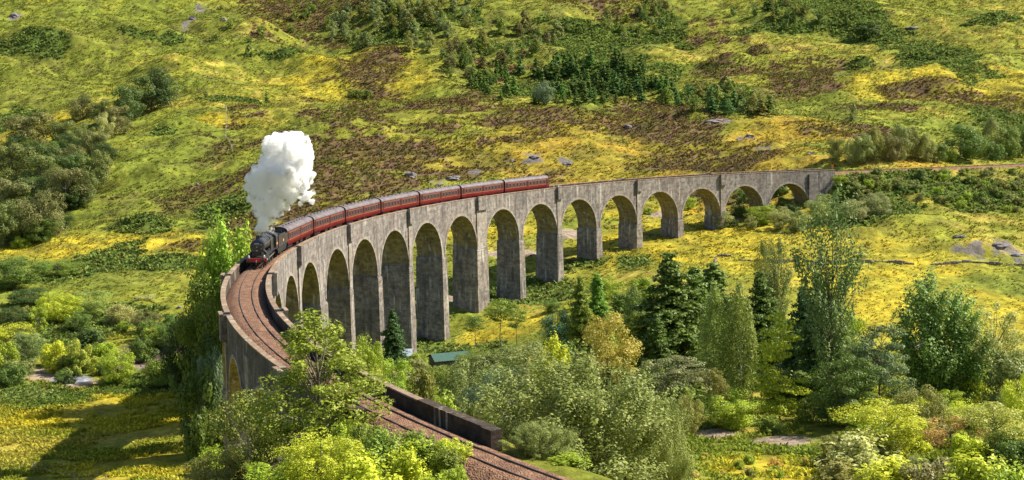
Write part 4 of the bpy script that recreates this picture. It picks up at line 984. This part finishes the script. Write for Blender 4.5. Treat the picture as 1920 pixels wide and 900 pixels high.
# trees behind the railway on the right
G = "trees behind the railway at the right"
for i, (u, v, h, wd, c, k) in enumerate([(1570, 306, 38, 40, 'olive', 'broad'), (1596, 310, 40, 30, 'pale', 'birch'), (1618, 308, 46, 44, 'sage', 'broad'), (1640, 306, 54, 38, 'olive', 'birch'), (1668, 305, 46, 46, 'brownish', 'broad'), (1690, 302, 56, 44, 'sage', 'broad'),
        (1712, 300, 52, 34, 'olive', 'birch'), (1735, 304, 44, 40, 'sage', 'birch'), (1758, 306, 30, 34, 'dark', 'broad'), (1800, 303, 58, 76, 'dark', 'broad'), (1838, 300, 46, 46, 'mid', 'broad'), (1858, 296, 64, 44, 'sage', 'birch'), (1886, 298, 50, 52, 'mid', 'broad'), (1912, 296, 52, 50, 'dark', 'broad'), (1780, 305, 18, 26, 'bright', 'bush'), (1870, 304, 28, 34, 'dark', 'bush')]):
    stand('dome' if k == 'broad' else k, u, v, h*1.2, wd, c, 'tree', ["olive round tree nearest the viaduct end, behind the railway", "slim pale birch second from the viaduct end behind the railway", "sage tree third from the viaduct end behind the railway", "olive drooping birch in the left clump behind the railway",
      "brownish tree in the middle of the left clump behind the railway", "tall sage tree at the crest of the left clump behind the railway", "olive birch right of the tall sage tree behind the railway", "sage birch closing the left clump behind the railway", "low dark tree in the gap of the row behind the railway",
      "big dark round tree, widest of the row behind the railway", "green tree right of the big dark round one", "tall sage birch rising over the right clump", "green tree in the right clump behind the railway", "dark tree at the right edge behind the railway", "tiny bright bush at the trackside left of the big dark tree", "dark trackside bush in the right clump"][i], "tree", G, d0=440)
# scattered small trees on the far slopes
def inpoly(u, v, poly):
    c = False; n_ = len(poly)
    for i in range(n_):
        (x1, y1), (x2, y2) = poly[i], poly[(i+1) % n_]
        if (y1 > v) != (y2 > v) and u < (x2-x1)*(v-y1)/(y2-y1)+x1: c = not c
    return c
def scatter(n_, poly, kind, h, cols, name, label, group, seed):
    r = random.Random(seed); us = [p[0] for p in poly]; vs = [p[1] for p in poly]; pts = []
    tries = 0
    while len(pts) < n_ and tries < n_*60:
        tries += 1
        u, v = r.uniform(min(us), max(us)), r.uniform(min(vs), max(vs))
        if not inpoly(u, v, poly) or any(abs(u-a)*1.0+abs(v-b)*1.6 < 9 for a, b in pts): continue
        if fbm(np.array([u]), np.array([v*2.]), 60, 2, seed)[0] < -.12 and r.random() < .8: continue
        pts.append((u, v))
    for u, v in pts:
        hh = h*r.uniform(.55, 1.25)
        stand(r.choice(kind), u, v, hh, hh*(r.uniform(.65, .95) if 'conifer' not in kind[0] else r.uniform(.5, .7)), r.choice(cols), name, label, "tree", group, d0=430)
scatter(70, [(640, 95), (900, 108), (960, 60), (930, 10), (700, 0), (560, 30)], ['far_birch', 'far_round'], 27, ['mid', 'olive', 'sage', (.12, .15, .05)], 'birch', "small birch on the steep dark slope above the steam, left of the conifer plantation", "birches on the steep dark slope", 1)
scatter(44, [(820, 100), (1000, 45), (1080, 60), (930, 160), (840, 150)], ['far_birch', 'far_round'], 26, ['dark', 'mid', 'sage', 'brownish'], 'birch', "small birch on the shadowed strip just uphill and left of the conifer plantation", "birches beside the conifer plantation", 2)
scatter(110, [(870, 165), (960, 130), (1130, 118), (1240, 150), (1290, 190), (1180, 195), (1040, 200), (900, 190)], ['far_conifer'], 30, ['dark', (.05, .10, .025), (.06, .12, .02), 'dark'], 'conifer', "young dark green conifer packed in the plantation above the heather knoll", "young conifers of the plantation", 3)
scatter(30, [(1120, 110), (1260, 60), (1250, 10), (1000, 70)], ['far_round', 'far_birch'], 18, ['dark', 'mid', 'sage'], 'tree', "small tree in the green scrub right above the conifer plantation", "small trees in the upper scrub", 4)
scatter(50, [(1240, 178), (1330, 165), (1460, 205), (1450, 222), (1330, 215), (1250, 200)], ['far_birch', 'far_round', 'far_conifer'], 30, ['olive', 'mid', 'sage', (.06, .12, .03)], 'birch', "small tree in the belt trailing right from the conifer plantation", "trees of the belt right of the plantation", 5)
scatter(16, [(380, 90), (640, 70), (600, 0), (400, 20)], ['far_round'], 16, ['dark', 'mid'], 'tree', "small dark tree on the purple heather slope beside the upper gully", "small trees beside the upper gully", 6)
scatter(18, [(1370, 68), (1580, 55), (1620, 35), (1450, 5), (1350, 40)], ['far_conifer', 'far_round'], 20, ['dark', 'mid', 'olive'], 'tree', "small tree among bracken near the top edge, right of the middle", "small trees near the top edge", 7)
stand('broad', 1020, 198, 46, 40, (.075, .10, .05), 'tree', "grey green round tree standing before the front of the conifer plantation", "tree", d0=430)
stand('far_birch', 1600, 228, 34, 16, 'sage', 'birch', "lone slim birch on pale grass above the railway trees", "tree", d0=440)
stand('far_round', 1625, 75, 30, 50, 'deep', 'tree', "dark spreading tree clump on the green mound at the upper right", "tree", d0=500)
stand('far_birch', 467, 108, 24, 14, 'dark', 'birch', "lone small dark tree on open grass above the steam", "tree", d0=440)
stand('far_conifer', 500, 192, 20, 9, 'dark', 'conifer', "lone dark juniper spike on the slope left of the steam top", "tree", d0=440)
stand('far_round', 387, 187, 16, 9, 'dark', 'tree', "lone tiny tree beside the long green bracken strip", "tree", d0=440)
for u, v, l in ((660, 185, "left one of three low bushes above the knoll"), (674, 186, "middle one of three low bushes above the knoll"), (690, 186, "right one of three low bushes above the knoll")): stand('bush', u, v, 16, 17, 'mid', 'bush', l, "bush", "low bushes above the knoll", d0=430)
for u, v, h, c, l in ((915, 425, 34, 'mid', "green bush seen through the arch left of the thick pier shadow"), (1290, 395, 26, 'bright', "bush seen through the third arch from the far end"), (1215, 405, 14, 'bright', "low bush seen through the fourth arch from the far end")): stand('bush', u, v, h, h*1.2, c, 'bush', l, "bush", d0=380)

# understorey: the thicket between the named trees
def understorey(n_, poly, dr, hpx, cols, label, group, seed, kinds=('bush', 'shrub', 'broad')):
    r = random.Random(seed); us = [p[0] for p in poly]; vs = [p[1] for p in poly]; k_ = 0
    while k_ < n_:
        u, v = r.uniform(min(us), max(us)), r.uniform(min(vs), max(vs))
        if not inpoly(u, v, poly): continue
        k_ += 1; h = hpx*r.uniform(.6, 1.3); stand(r.choice(kinds), u, v, h, h*r.uniform(1.0, 1.5), r.choice(cols), 'bush', label, "bush", group, d0=dr)
understorey(34, [(860, 700), (1250, 690), (1500, 740), (1500, 800), (1250, 800), (900, 790)], 130, 52, ['dark', 'mid', 'olive', 'grey', 'bright'], "undergrowth bush in the thicket between the huge willow and the layered maple", "bushes of the thicket", 21)
understorey(40, [(1500, 740), (1920, 740), (1920, 900), (1560, 900), (1530, 830)], 120, 60, ['lime', 'olive', 'mid', 'bright', 'sage', 'dark'], "undergrowth bush of the thicket in the lower right corner region", "bushes of the lower right thicket", 22)
understorey(16, [(690, 672), (830, 690), (900, 770), (780, 705)], 150, 26, ['bright', 'olive', 'mid', 'sage'], "low shrub on the waste ground along the inner parapet", "shrubs along the inner parapet", 23, ('bush', 'shrub'))
understorey(40, [(0, 600), (250, 590), (410, 600), (410, 740), (250, 715), (0, 735)], 200, 36, ['dark', 'mid', 'bright', 'olive', 'deep'], "undergrowth bush of the wooded river bank at the left", "bushes of the river bank", 24)
understorey(26, [(20, 300), (200, 290), (200, 380), (120, 450), (0, 470)], 300, 40, ['deep', 'dark', 'deep'], "dark undergrowth bush inside the olive wood", "undergrowth of the olive wood", 25, ('broad',))
understorey(95, [(1590, 335), (1920, 325), (1920, 400), (1700, 395), (1600, 430), (1570, 380)], 380, 15, ['bright', 'mid', 'sage', 'olive', 'dark'], "low gorse bush on the bank below the right hand railway", "gorse bushes on the railway bank", 26, ('bush',))
understorey(12, [(1020, 560), (1250, 560), (1250, 680), (1020, 640)], 200, 40, ['dark', 'mid', 'bright'], "bush between the golden birch and the larches", "bushes among the larches", 27)
understorey(14, [(1380, 380), (1510, 350), (1510, 420), (1360, 432)], 400, 24, ['dark', 'mid', 'deep'], "dark bush in shade behind the last arches", "bushes behind the last arches", 28, ('bush',))
understorey(22, [(380, 840), (860, 868), (860, 900), (380, 900)], 85, 52, ['lime', 'bright', 'mid'], "leafy bush filling the bottom edge left of the track", "bushes at the bottom edge", 29, ('bush', 'shrub'))
understorey(16, [(1290, 850), (1500, 845), (1530, 900), (1290, 900)], 120, 16, ['lime', 'bright', 'tan', 'olive'], "low ferny clump in the small clearing right of the huge willow", "ferny clumps of the clearing", 30, ('bush', 'shrub'))
# ------------------------------------------------------------------ moor vegetation (uncountable)
def fronds(name, X0, Y0, size, hgt, nb, spread, colf, rg, tilt=.9):
    """low tufts: nb blades leaning outward from each centre"""
    n_ = len(X0); Z0 = height(X0, Y0, True)
    base_ = np.stack([X0, Y0, Z0-.05], 1); per = np.repeat(np.arange(n_), nb); m = len(per)
    an = rg.rand(m)*2*math.pi; s = size[per]*(.6+.8*rg.rand(m)); h = hgt[per]*(.5+.9*rg.rand(m))
    o = np.stack([np.cos(an), np.sin(an), an*0], 1); t = np.stack([-np.sin(an), np.cos(an), an*0], 1)
    P = base_[per]+o*(size[per]*rg.rand(m)*.5)[:, None]
    up = np.array([0, 0, 1.0])
    A_ = P; B_ = P+o*(s*.35)[:, None]*tilt+t*(s*spread)[:, None]+up*(h*.75)[:, None]; C2 = P+o*(s*.9)[:, None]*tilt+up*h[:, None]; D2 = P+o*(s*.35)[:, None]*tilt-t*(s*spread)[:, None]+up*(h*.75)[:, None]
    V = np.stack([A_, B_, C2, D2], 1).reshape(-1, 3)
    me = npmesh(name, V, np.arange(len(V)).reshape(-1, 4))
    c = colf[per]*(.75+.5*rg.rand(m, 1)); c = np.repeat(np.clip(c, .005, .8), 4, 0)
    ca = me.color_attributes.new("cover", 'FLOAT_COLOR', 'POINT'); ca.data.foreach_set("color", np.c_[c, np.ones(len(c))].astype(np.float32).ravel())
    o_ = link(name, me, tuftM); tag(o_, kind='stuff'); return o_
tuftM, N, Lk, B = mat("tufts"); B.inputs["Roughness"].default_value = .8; B.inputs["Specular IOR Level"].default_value = .15
at = N.new("ShaderNodeAttribute"); at.attribute_name = "cover"; Lk.new(at.outputs["Color"], B.inputs["Base Color"])
tr_ = N.new("ShaderNodeBsdfTranslucent"); Lk.new(at.outputs["Color"], tr_.inputs["Color"]); ms = N.new("ShaderNodeMixShader"); ms.inputs[0].default_value = .35
Lk.new(B.outputs[0], ms.inputs[1]); Lk.new(tr_.outputs[0], ms.inputs[2]); Lk.new(ms.outputs[0], N["Material Output"].inputs[0])
def spots(n_, ymin, ymax, rg, pw=1.0):
    y = ymin+(ymax-ymin)*rg.rand(n_)**pw; x = (rg.rand(n_)*2-1)*(y+60)*.42
    xl, yl = x, y                                  # keep the railway itself clear
    keep = np.ones(n_, bool)
    for c in range(0, n_, 40000):
        d2 = (x[c:c+40000, None]-_line[:, 0])**2+(y[c:c+40000, None]-_line[:, 1])**2
        i = d2.argmin(1); dd = np.sqrt(d2[np.arange(len(i)), i]); on = (_ss[i] < S_FAR) | (_ss[i] > SPK[21]-4)
        keep[c:c+40000] = ~(on & (dd < 3.9))
    return x[keep], y[keep]
rg = np.random.RandomState(5)
x, y = spots(190000, 170, 1000, rg, .8); c, w_ = cover_at(x, y)
m = (w_['heather'] < .35) & (w_['bracken'] < .4) & (w_['gravel'] < .3) & (w_['rock'] < .4) & (fbm(x, y, 6, 3, 77) > -.25)
x1, y1, c1 = x[m], y[m], c[m]; f = np.clip((y1-120)/260, .3, 1)*(.6+.0008*y1)
fronds("grass_tussocks", x1, y1, .55*f, .42*f, 4, .34, c1*np.where((x1 < -40)[:, None], rg.choice([.75, .95, 1.1, 1.25], (len(x1), 1)), rg.choice([.45, .85, 1.1, 1.35], (len(x1), 1))), rg)
pal = np.array([(.12, .085, .03), (.06, .07, .02), (.27, .20, .03), (.15, .06, .09), (.14, .16, .03)])
xm = rg.uniform(-130, -28, 90000); ym = rg.uniform(175, 300, 90000); cm, wm = cover_at(xm, ym); km = (wm['gravel'] < .3)&(fbm(xm, ym, 5, 3, 17) > -.1)
fronds("meadow_grass", xm[km], ym[km], .34+.25*rg.rand(km.sum()), .26+.25*rg.rand(km.sum()), 4, .2, cm[km]*np.array([1.25, 1.35, 1.1])*rg.choice([.85, 1.1, 1.35], (km.sum(), 1)), rg)
xm = rg.uniform(0, 110, 60000); ym = rg.uniform(120, 215, 60000); cm, wm = cover_at(xm, ym); km = (wm['gravel'] < .3)&(fbm(xm, ym, 5, 3, 17) > -.1)
dl = ((xm[km][:, None]-_line[:, 0])**2+(ym[km][:, None]-_line[:, 1])**2).min(1); km[np.where(km)[0][dl < 20]] = False
fronds("rough_grass", xm[km], ym[km], .34+.25*rg.rand(km.sum()), .3+.25*rg.rand(km.sum()), 4, .2, cm[km]*np.array([1.15, 1.3, 1.1])*rg.choice([.75, 1.1, 1.35], (km.sum(), 1)), rg)
m = (w_['heather'] >= .35) & (w_['rock'] < .4)
x1, y1, c1 = x[m], y[m], c[m]; f = .7+.001*y1
fronds("heather", x1, y1, .6*f, .5*f, 5, .4, pal[rg.choice(5, len(x1), p=[.22, .2, .3, .1, .18])]*.5*rg.choice([.7, 1., 1.3], (len(x1), 1))+c1*.5, rg, .7)
x, y = spots(330000, 100, 1000, rg, .9); c, w_ = cover_at(x, y); m = (w_['bracken'] > .4) & (w_['gravel'] < .3)
x1, y1 = x[m], y[m]; f = np.clip(y1/400, .45, 1)*(.5+.0008*y1); cc = np.array([.12, .21, .045])[None]*rg.choice([.5, .85, 1.2, 1.6], (len(x1), 1)); cc[:, 0] *= 1+.6*rg.rand(len(x1))
fronds("bracken", x1, y1, 1.0*f, .85*f, 6, .3, cc, rg, .8)
# ------------------------------------------------------------------ rocks
rockM = simple("rock", (.20, .18, .18), .9, noise=(.16, .14, .15), ns=1.2)
def rock(u, v, wd, hpx, label, d0=200):
    x, y, z, d = hit(u, v, d0); r = wd*d/FPX/2; h = hpx*d/FPX; rr = np.random.RandomState(int(u))
    bm = bmesh.new(); bmesh.ops.create_icosphere(bm, subdivisions=3, radius=1)
    for q in bm.verts:
        n_ = q.co.normalized(); k_ = 1+.35*vnoise(np.array([n_.x*1.6+u]), np.array([n_.y*1.6+n_.z*2.1+v]))[0]+.15*vnoise(np.array([n_.x*4+u]), np.array([n_.z*4+n_.y*3+v]))[0]
        q.co = Vector((n_.x*r*k_, n_.y*r*.8*k_, n_.z*h*.7*k_))
    me = bpy.data.meshes.new("rock"); bm.to_mesh(me); bm.free()
    o = link("rock", me, rockM, loc=(x, y, z+h*.1)); o.rotation_euler = (0, 0, 0); tag(o, label, "rock"); return o
for a in ((28, 34, 16, 9, "pale boulder near the top left corner"), (770, 332, 22, 11, "grey boulder on the heather just above the middle carriages"), (850, 338, 26, 8, "flat grey rock above the roof of the fifth carriage"),
          (1340, 232, 46, 8, "long pale rock slab on the crest under the belt of small trees"), (1405, 258, 14, 6, "small pale stone below the long rock slab"), (1520, 292, 16, 6, "pale stone left of the trees behind the railway"),
          (1712, 56, 26, 6, "pale rock on the upper right slope"), (335, 580, 10, 7, "pale boulder on bright grass left of the poplars"), (371, 348, 8, 5, "small grey stone on the left grass slope"), (1800, 446, 20, 6, "rock outcrop on the knoll at the right of the meadow"),
          (1872, 462, 30, 8, "largest rock outcrop on the right hand knoll"), (1908, 484, 24, 7, "rock outcrop on the knoll at the right edge"), (960, 305, 16, 7, "grey rock in ochre grass above the last carriage but one"), (1002, 300, 18, 7, "grey rock in ochre grass right above the last carriage"),
          (1062, 312, 18, 7, "grey rock in ochre grass beyond the tail of the train"), (790, 722, 22, 9, "whitish boulder beside the stream under the viaduct"), (1178, 240, 18, 7, "dark grey rock in the middle of the heather crest"), (420, 40, 12, 8, "grey rock in the bed of the upper gully"), (362, 38, 14, 9, "grey rock beside the upper gully"),
          (1640, 492, 8, 4, "small stone in front of the stone wall")):
    rock(*a)
rr = random.Random(8)
for i in range(22):
    rock(rr.uniform(250, 300) if i % 3 else rr.uniform(80, 170), rr.uniform(672, 700), rr.uniform(5, 11), rr.uniform(3, 6), "grey cobble in the bed of the stream at the left", 240)['group'] = "cobbles of the stream bed"
# ------------------------------------------------------------------ dry stone wall over the meadow
stoneM = simple("dry_stone", (.14, .115, .10), .95, noise=(.26, .23, .19), ns=2.5)
wall = empty("dry_stone_wall", hit(1500, 498, 200)[:3]); tag(wall, "ruined dark dry stone wall running across the yellow meadow below the far arches", "stone wall")
def stone_run(pts, hgt, name, seed, gaps=()):
    rr = random.Random(seed); mb = MB(); P_ = [hit(u, v, 200)[:2] for u, v in pts]
    for (ax, ay), (bx, by) in zip(P_[:-1], P_[1:]):
        L_ = math.hypot(bx-ax, by-ay); nn = max(int(L_/.55), 1); dx, dy = (bx-ax)/L_, (by-ay)/L_
        for i in range(nn):
            t = (i+.5)/nn; x0, y0 = ax+(bx-ax)*t, ay+(by-ay)*t; z0 = hz(x0, y0)
            top = hgt*(.7+.5*float(vnoise(np.array([x0*.3]), np.array([y0*.3]))[0]))
            q = -.1
            while q < top:
                h_ = rr.uniform(.18, .32); l_ = rr.uniform(.25, .40); o_ = rr.uniform(-.1, .1); w_ = rr.uniform(.22, .36)
                c0 = [(-l_, -w_, 0), (l_, -w_, 0), (l_, w_, 0), (-l_, w_, 0), (-l_*.85, -w_*.8, h_), (l_*.85, -w_*.85, h_), (l_*.8, w_*.8, h_), (-l_*.85, w_*.85, h_)]
                mb.add([(x0+dx*(a+o_)-dy*b, y0+dy*(a+o_)+dx*b, z0+q+c_) for a, b, c_ in c0], [(0, 3, 2, 1), (4, 5, 6, 7), (0, 1, 5, 4), (1, 2, 6, 5), (2, 3, 7, 6), (3, 0, 4, 7)]); q += h_*.92
    mb.build(name, stoneM, wall, origin=tuple(wall.location))
stone_run([(1345, 487), (1372, 489)], 1.1, "wall_stretch", 1); stone_run([(1385, 491), (1440, 493), (1500, 497)], 1.15, "wall_stretch", 2)
stone_run([(1520, 500), (1600, 496), (1660, 495), (1715, 500)], .8, "wall_stretch", 3); stone_run([(1745, 497), (1820, 496), (1870, 500), (1935, 503)], .8, "wall_stretch", 4)
stone_run([(1342, 488), (1342, 505), (1343, 520)], 1.0, "wall_stretch", 5)
# ------------------------------------------------------------------ sheds by the river
def shed(u, v, wd, dp, hgt, rotz, roofcol, wallcol, label, d0=200):
    x, y, z, d = hit(u, v, d0); r = empty("shed", (x, y, z)); r.rotation_euler = (0, 0, rotz); tag(r, label, "shed")
    m = MB(); a, b = wd/2, dp/2; m.box(-a, a, -b, b, -1, hgt); m.add([(-a, -b, hgt), (-a, b, hgt), (-a, 0, hgt+.8), (a, -b, hgt), (a, b, hgt), (a, 0, hgt+.8)], [(0, 1, 2), (3, 5, 4), (0, 2, 5, 3), (2, 1, 4, 5), (0, 3, 4, 1)])
    m.build("wall", simple("shed_wall", wallcol, .8, noise=tuple(q*.6 for q in wallcol)), r)
    m = MB()
    for s_ in (-1, 1): m.add([(-a-.4, s_*(b+.35), hgt-.1), (a+.4, s_*(b+.35), hgt-.1), (a+.4, 0, hgt+.9), (-a-.4, 0, hgt+.9), (-a-.4, s_*(b+.35), hgt), (a+.4, s_*(b+.35), hgt), (a+.4, 0, hgt+1.0), (-a-.4, 0, hgt+1.0)], [(0, 1, 2, 3), (4, 7, 6, 5), (0, 4, 5, 1), (1, 5, 6, 2), (2, 6, 7, 3), (3, 7, 4, 0)])
    m.build("roof", simple("shed_roof", roofcol, .6, noise=tuple(q*.7 for q in roofcol)), r)
    m = MB(); m.box(-.5, .5, -b-.03, -b-.005, 0, 1.9); m.build("door", simple("shed_door", (.1, .08, .06), .8), r)
shed(845, 690, 7.0, 4.6, 2.0, .35, (.045, .115, .085), (.2, .16, .12), "low shed with a dark green roof between the pier feet and the grey willows")
shed(748, 682, 4.6, 3.4, 1.9, .1, (.33, .40, .48), (.18, .26, .26), "small shed with a pale blue grey roof behind the foot of a middle pier")
fallen = MB(); x, y, z, d = hit(800, 690, 200)
for q in range(5):
    a = .5+q*.55; fallen.tube([(x+q*.5, y-.4*q, z+.1), (x+q*.5+1.6*math.cos(a), y-.4*q+.8*math.sin(a), z+.5+.25*q)], [.16, .06], 6)
o = fallen.build("fallen_branches", simple("dead_wood", (.13, .07, .045), .9)); tag(o, "heap of reddish dead branches lying on yellow grass left of the green roofed shed", "dead branches")
# ------------------------------------------------------------------ fences
postM = simple("grey_post", (.33, .30, .25), .85)
def fence(pts, hgt, r, label, every=3.0, d0=300):
    P_ = [hit(u, v, d0)[:3] for u, v in pts]; root = empty("wire_fence", P_[0]); tag(root, label, "fence"); og = P_[0]; posts = []
    for A2, B2 in zip(P_[:-1], P_[1:]):
        L_ = math.hypot(B2[0]-A2[0], B2[1]-A2[1]); nn = max(int(L_/every), 1)
        posts += [(A2[0]+(B2[0]-A2[0])*i/nn, A2[1]+(B2[1]-A2[1])*i/nn) for i in range(nn)]
    posts.append(P_[-1][:2]); tops = []
    for x, y in posts[:90]:
        z = hz(x, y); m = MB(); m.tube([(x, y, z-.4), (x, y, z+hgt), (x, y, z+hgt+.03)], [r, r*.9, r*.3], 6); m.build("post", postM, root, origin=og); tops.append((x, y, z+hgt))
    for f in (.95, .55): m = MB(); m.tube([(x, y, z-hgt*(1-f)) for x, y, z in tops], [.02]*len(tops), 4); m.build("wire", postM, root, origin=og)
fence([(413, 201), (425, 204), (423, 262), (436, 284)], 1.5, .13, "pale wire fence dropping down the slope from the grassy shelf above the steam", 4.0)
fence([(0, 886), (64, 892), (140, 908), (200, 915)], 1.5, .08, "thin wire fence with grey posts across the bottom left corner of the meadow", 6.0, 150)
# marker board by the line
x, y, nx, ny, tx, ty, z0 = frame(-14); bd = empty("marker_board", (x+nx*3.4, y+ny*3.4, z0-1.4)); tag(bd, "tiny orange marker board beside the railway just beyond the viaduct end", "marker")
m = MB(); m.tube([(0, 0, 0), (0, 0, 2.0)], [.06, .06], 6); m.build("post", postM, bd); m = MB(); m.box(-.35, .35, -.1, -.065, 1.5, 2.4); m.build("board", simple("board_orange", (.75, .22, .04), .5), bd)
# ------------------------------------------------------------------ steam
import mathutils
lcM = lc.matrix_basis; chim = Matrix.Translation(lc.location) @ lc.rotation_euler.to_matrix().to_4x4() @ Matrix.Scale(1.12, 4) @ Vector((X(-2.0), 0, 3.9))
DCH = float((np.array(chim)-np.array([0, 0, CAM_Z]))@F)
r0 = np.array(chim)-np.array([0, 0, CAM_Z]); uC = 960+FPX*(r0@R2)/DCH; vC = 450+SHY-FPX*(r0@U2)/DCH
print("chimney at", uC, vC, DCH)
pf = [(uC, vC-3, 6), (uC+1, vC-12, 9), (492, 424, 13), (497, 410, 17), (490, 398, 18), (508, 394, 20), (488, 382, 17), (500, 374, 26), (520, 380, 20), (482, 362, 20), (478, 345, 19), (500, 350, 30), (525, 355, 27), (540, 350, 22),
      (485, 330, 22), (510, 325, 33), (540, 330, 32), (560, 345, 22), (572, 330, 18), (498, 308, 18), (525, 302, 32), (555, 305, 34), (572, 308, 18), (510, 280, 20), (530, 275, 27), (556, 278, 30), (574, 290, 17), (512, 268, 16), (536, 262, 16), (553, 262, 17), (566, 268, 17), (575, 366, 10), (584, 378, 6), (570, 374, 8), (588, 360, 6), (562, 382, 6), (536, 388, 8), (526, 400, 7), (562, 362, 12), (545, 372, 12), (502, 262, 9), (524, 255, 8), (548, 252, 8), (497, 272, 8), (468, 372, 8), (467, 350, 10), (466, 336, 9), (508, 432, 8), (513, 418, 9)]
bm = bmesh.new(); rr = random.Random(4)
def ball(c, r):
    bmesh.ops.create_icosphere(bm, subdivisions=3, radius=r, matrix=Matrix.Translation(c))
for u, v, r in pf:
    c = Vector(atd(u, v, DCH+rr.uniform(-.5, .5)*max(0, (vC-v))*.02)); R_ = r*DCH/FPX*.9
    ball(c, R_*.97)
    for q in range(int(5+r*.55)):
        n_ = Vector((rr.gauss(0, 1), rr.gauss(0, 1), rr.gauss(0, 1)+.2)).normalized(); ball(c+n_*R_*.92, R_*rr.uniform(.2, .42))
me = bpy.data.meshes.new("steam"); bm.to_mesh(me); bm.free()
steam = link("steam_plume", me); tag(steam, "thick white billowing steam rising from the engine chimney", "steam", kind='stuff')
md = steam.modifiers.new("union", 'REMESH'); md.mode = 'VOXEL'; md.voxel_size = .11; md.use_smooth_shade = True
tx_ = bpy.data.textures.new("billow", 'CLOUDS'); tx_.noise_scale = .75; tx_.noise_depth = 3
md = steam.modifiers.new("billow", 'DISPLACE'); md.texture = tx_; md.strength = .55; md.mid_level = .5; md.texture_coords = 'GLOBAL'
tx2 = bpy.data.textures.new("wisps", 'CLOUDS'); tx2.noise_scale = .25; tx2.noise_depth = 2
md = steam.modifiers.new("wisps", 'DISPLACE'); md.texture = tx2; md.strength = .28; md.mid_level = .5; md.texture_coords = 'GLOBAL'
sm = bpy.data.materials.new("steam"); sm.use_nodes = True; N = sm.node_tree.nodes; Lk = sm.node_tree.links; N.remove(N["Principled BSDF"])
pv = N.new("ShaderNodeVolumePrincipled"); pv.inputs["Color"].default_value = (.995, .995, .995, 1); pv.inputs["Anisotropy"].default_value = .0
c_ = N.new("ShaderNodeTexCoord"); nz_ = N.new("ShaderNodeTexNoise"); nz_.inputs["Scale"].default_value = .75; nz_.inputs["Detail"].default_value = 5; nz_.inputs["Roughness"].default_value = .62
mr_ = N.new("ShaderNodeMapRange"); mr_.inputs[1].default_value = .45; mr_.inputs[2].default_value = .60; mr_.inputs[3].default_value = .10; mr_.inputs[4].default_value = 7
Lk.new(c_.outputs["Object"], nz_.inputs["Vector"]); Lk.new(nz_.outputs[0], mr_.inputs[0]); Lk.new(mr_.outputs[0], pv.inputs["Density"])
Lk.new(pv.outputs[0], N["Material Output"].inputs["Volume"]); me.materials.append(sm)
SC.cycles.volume_step_rate = 1.5
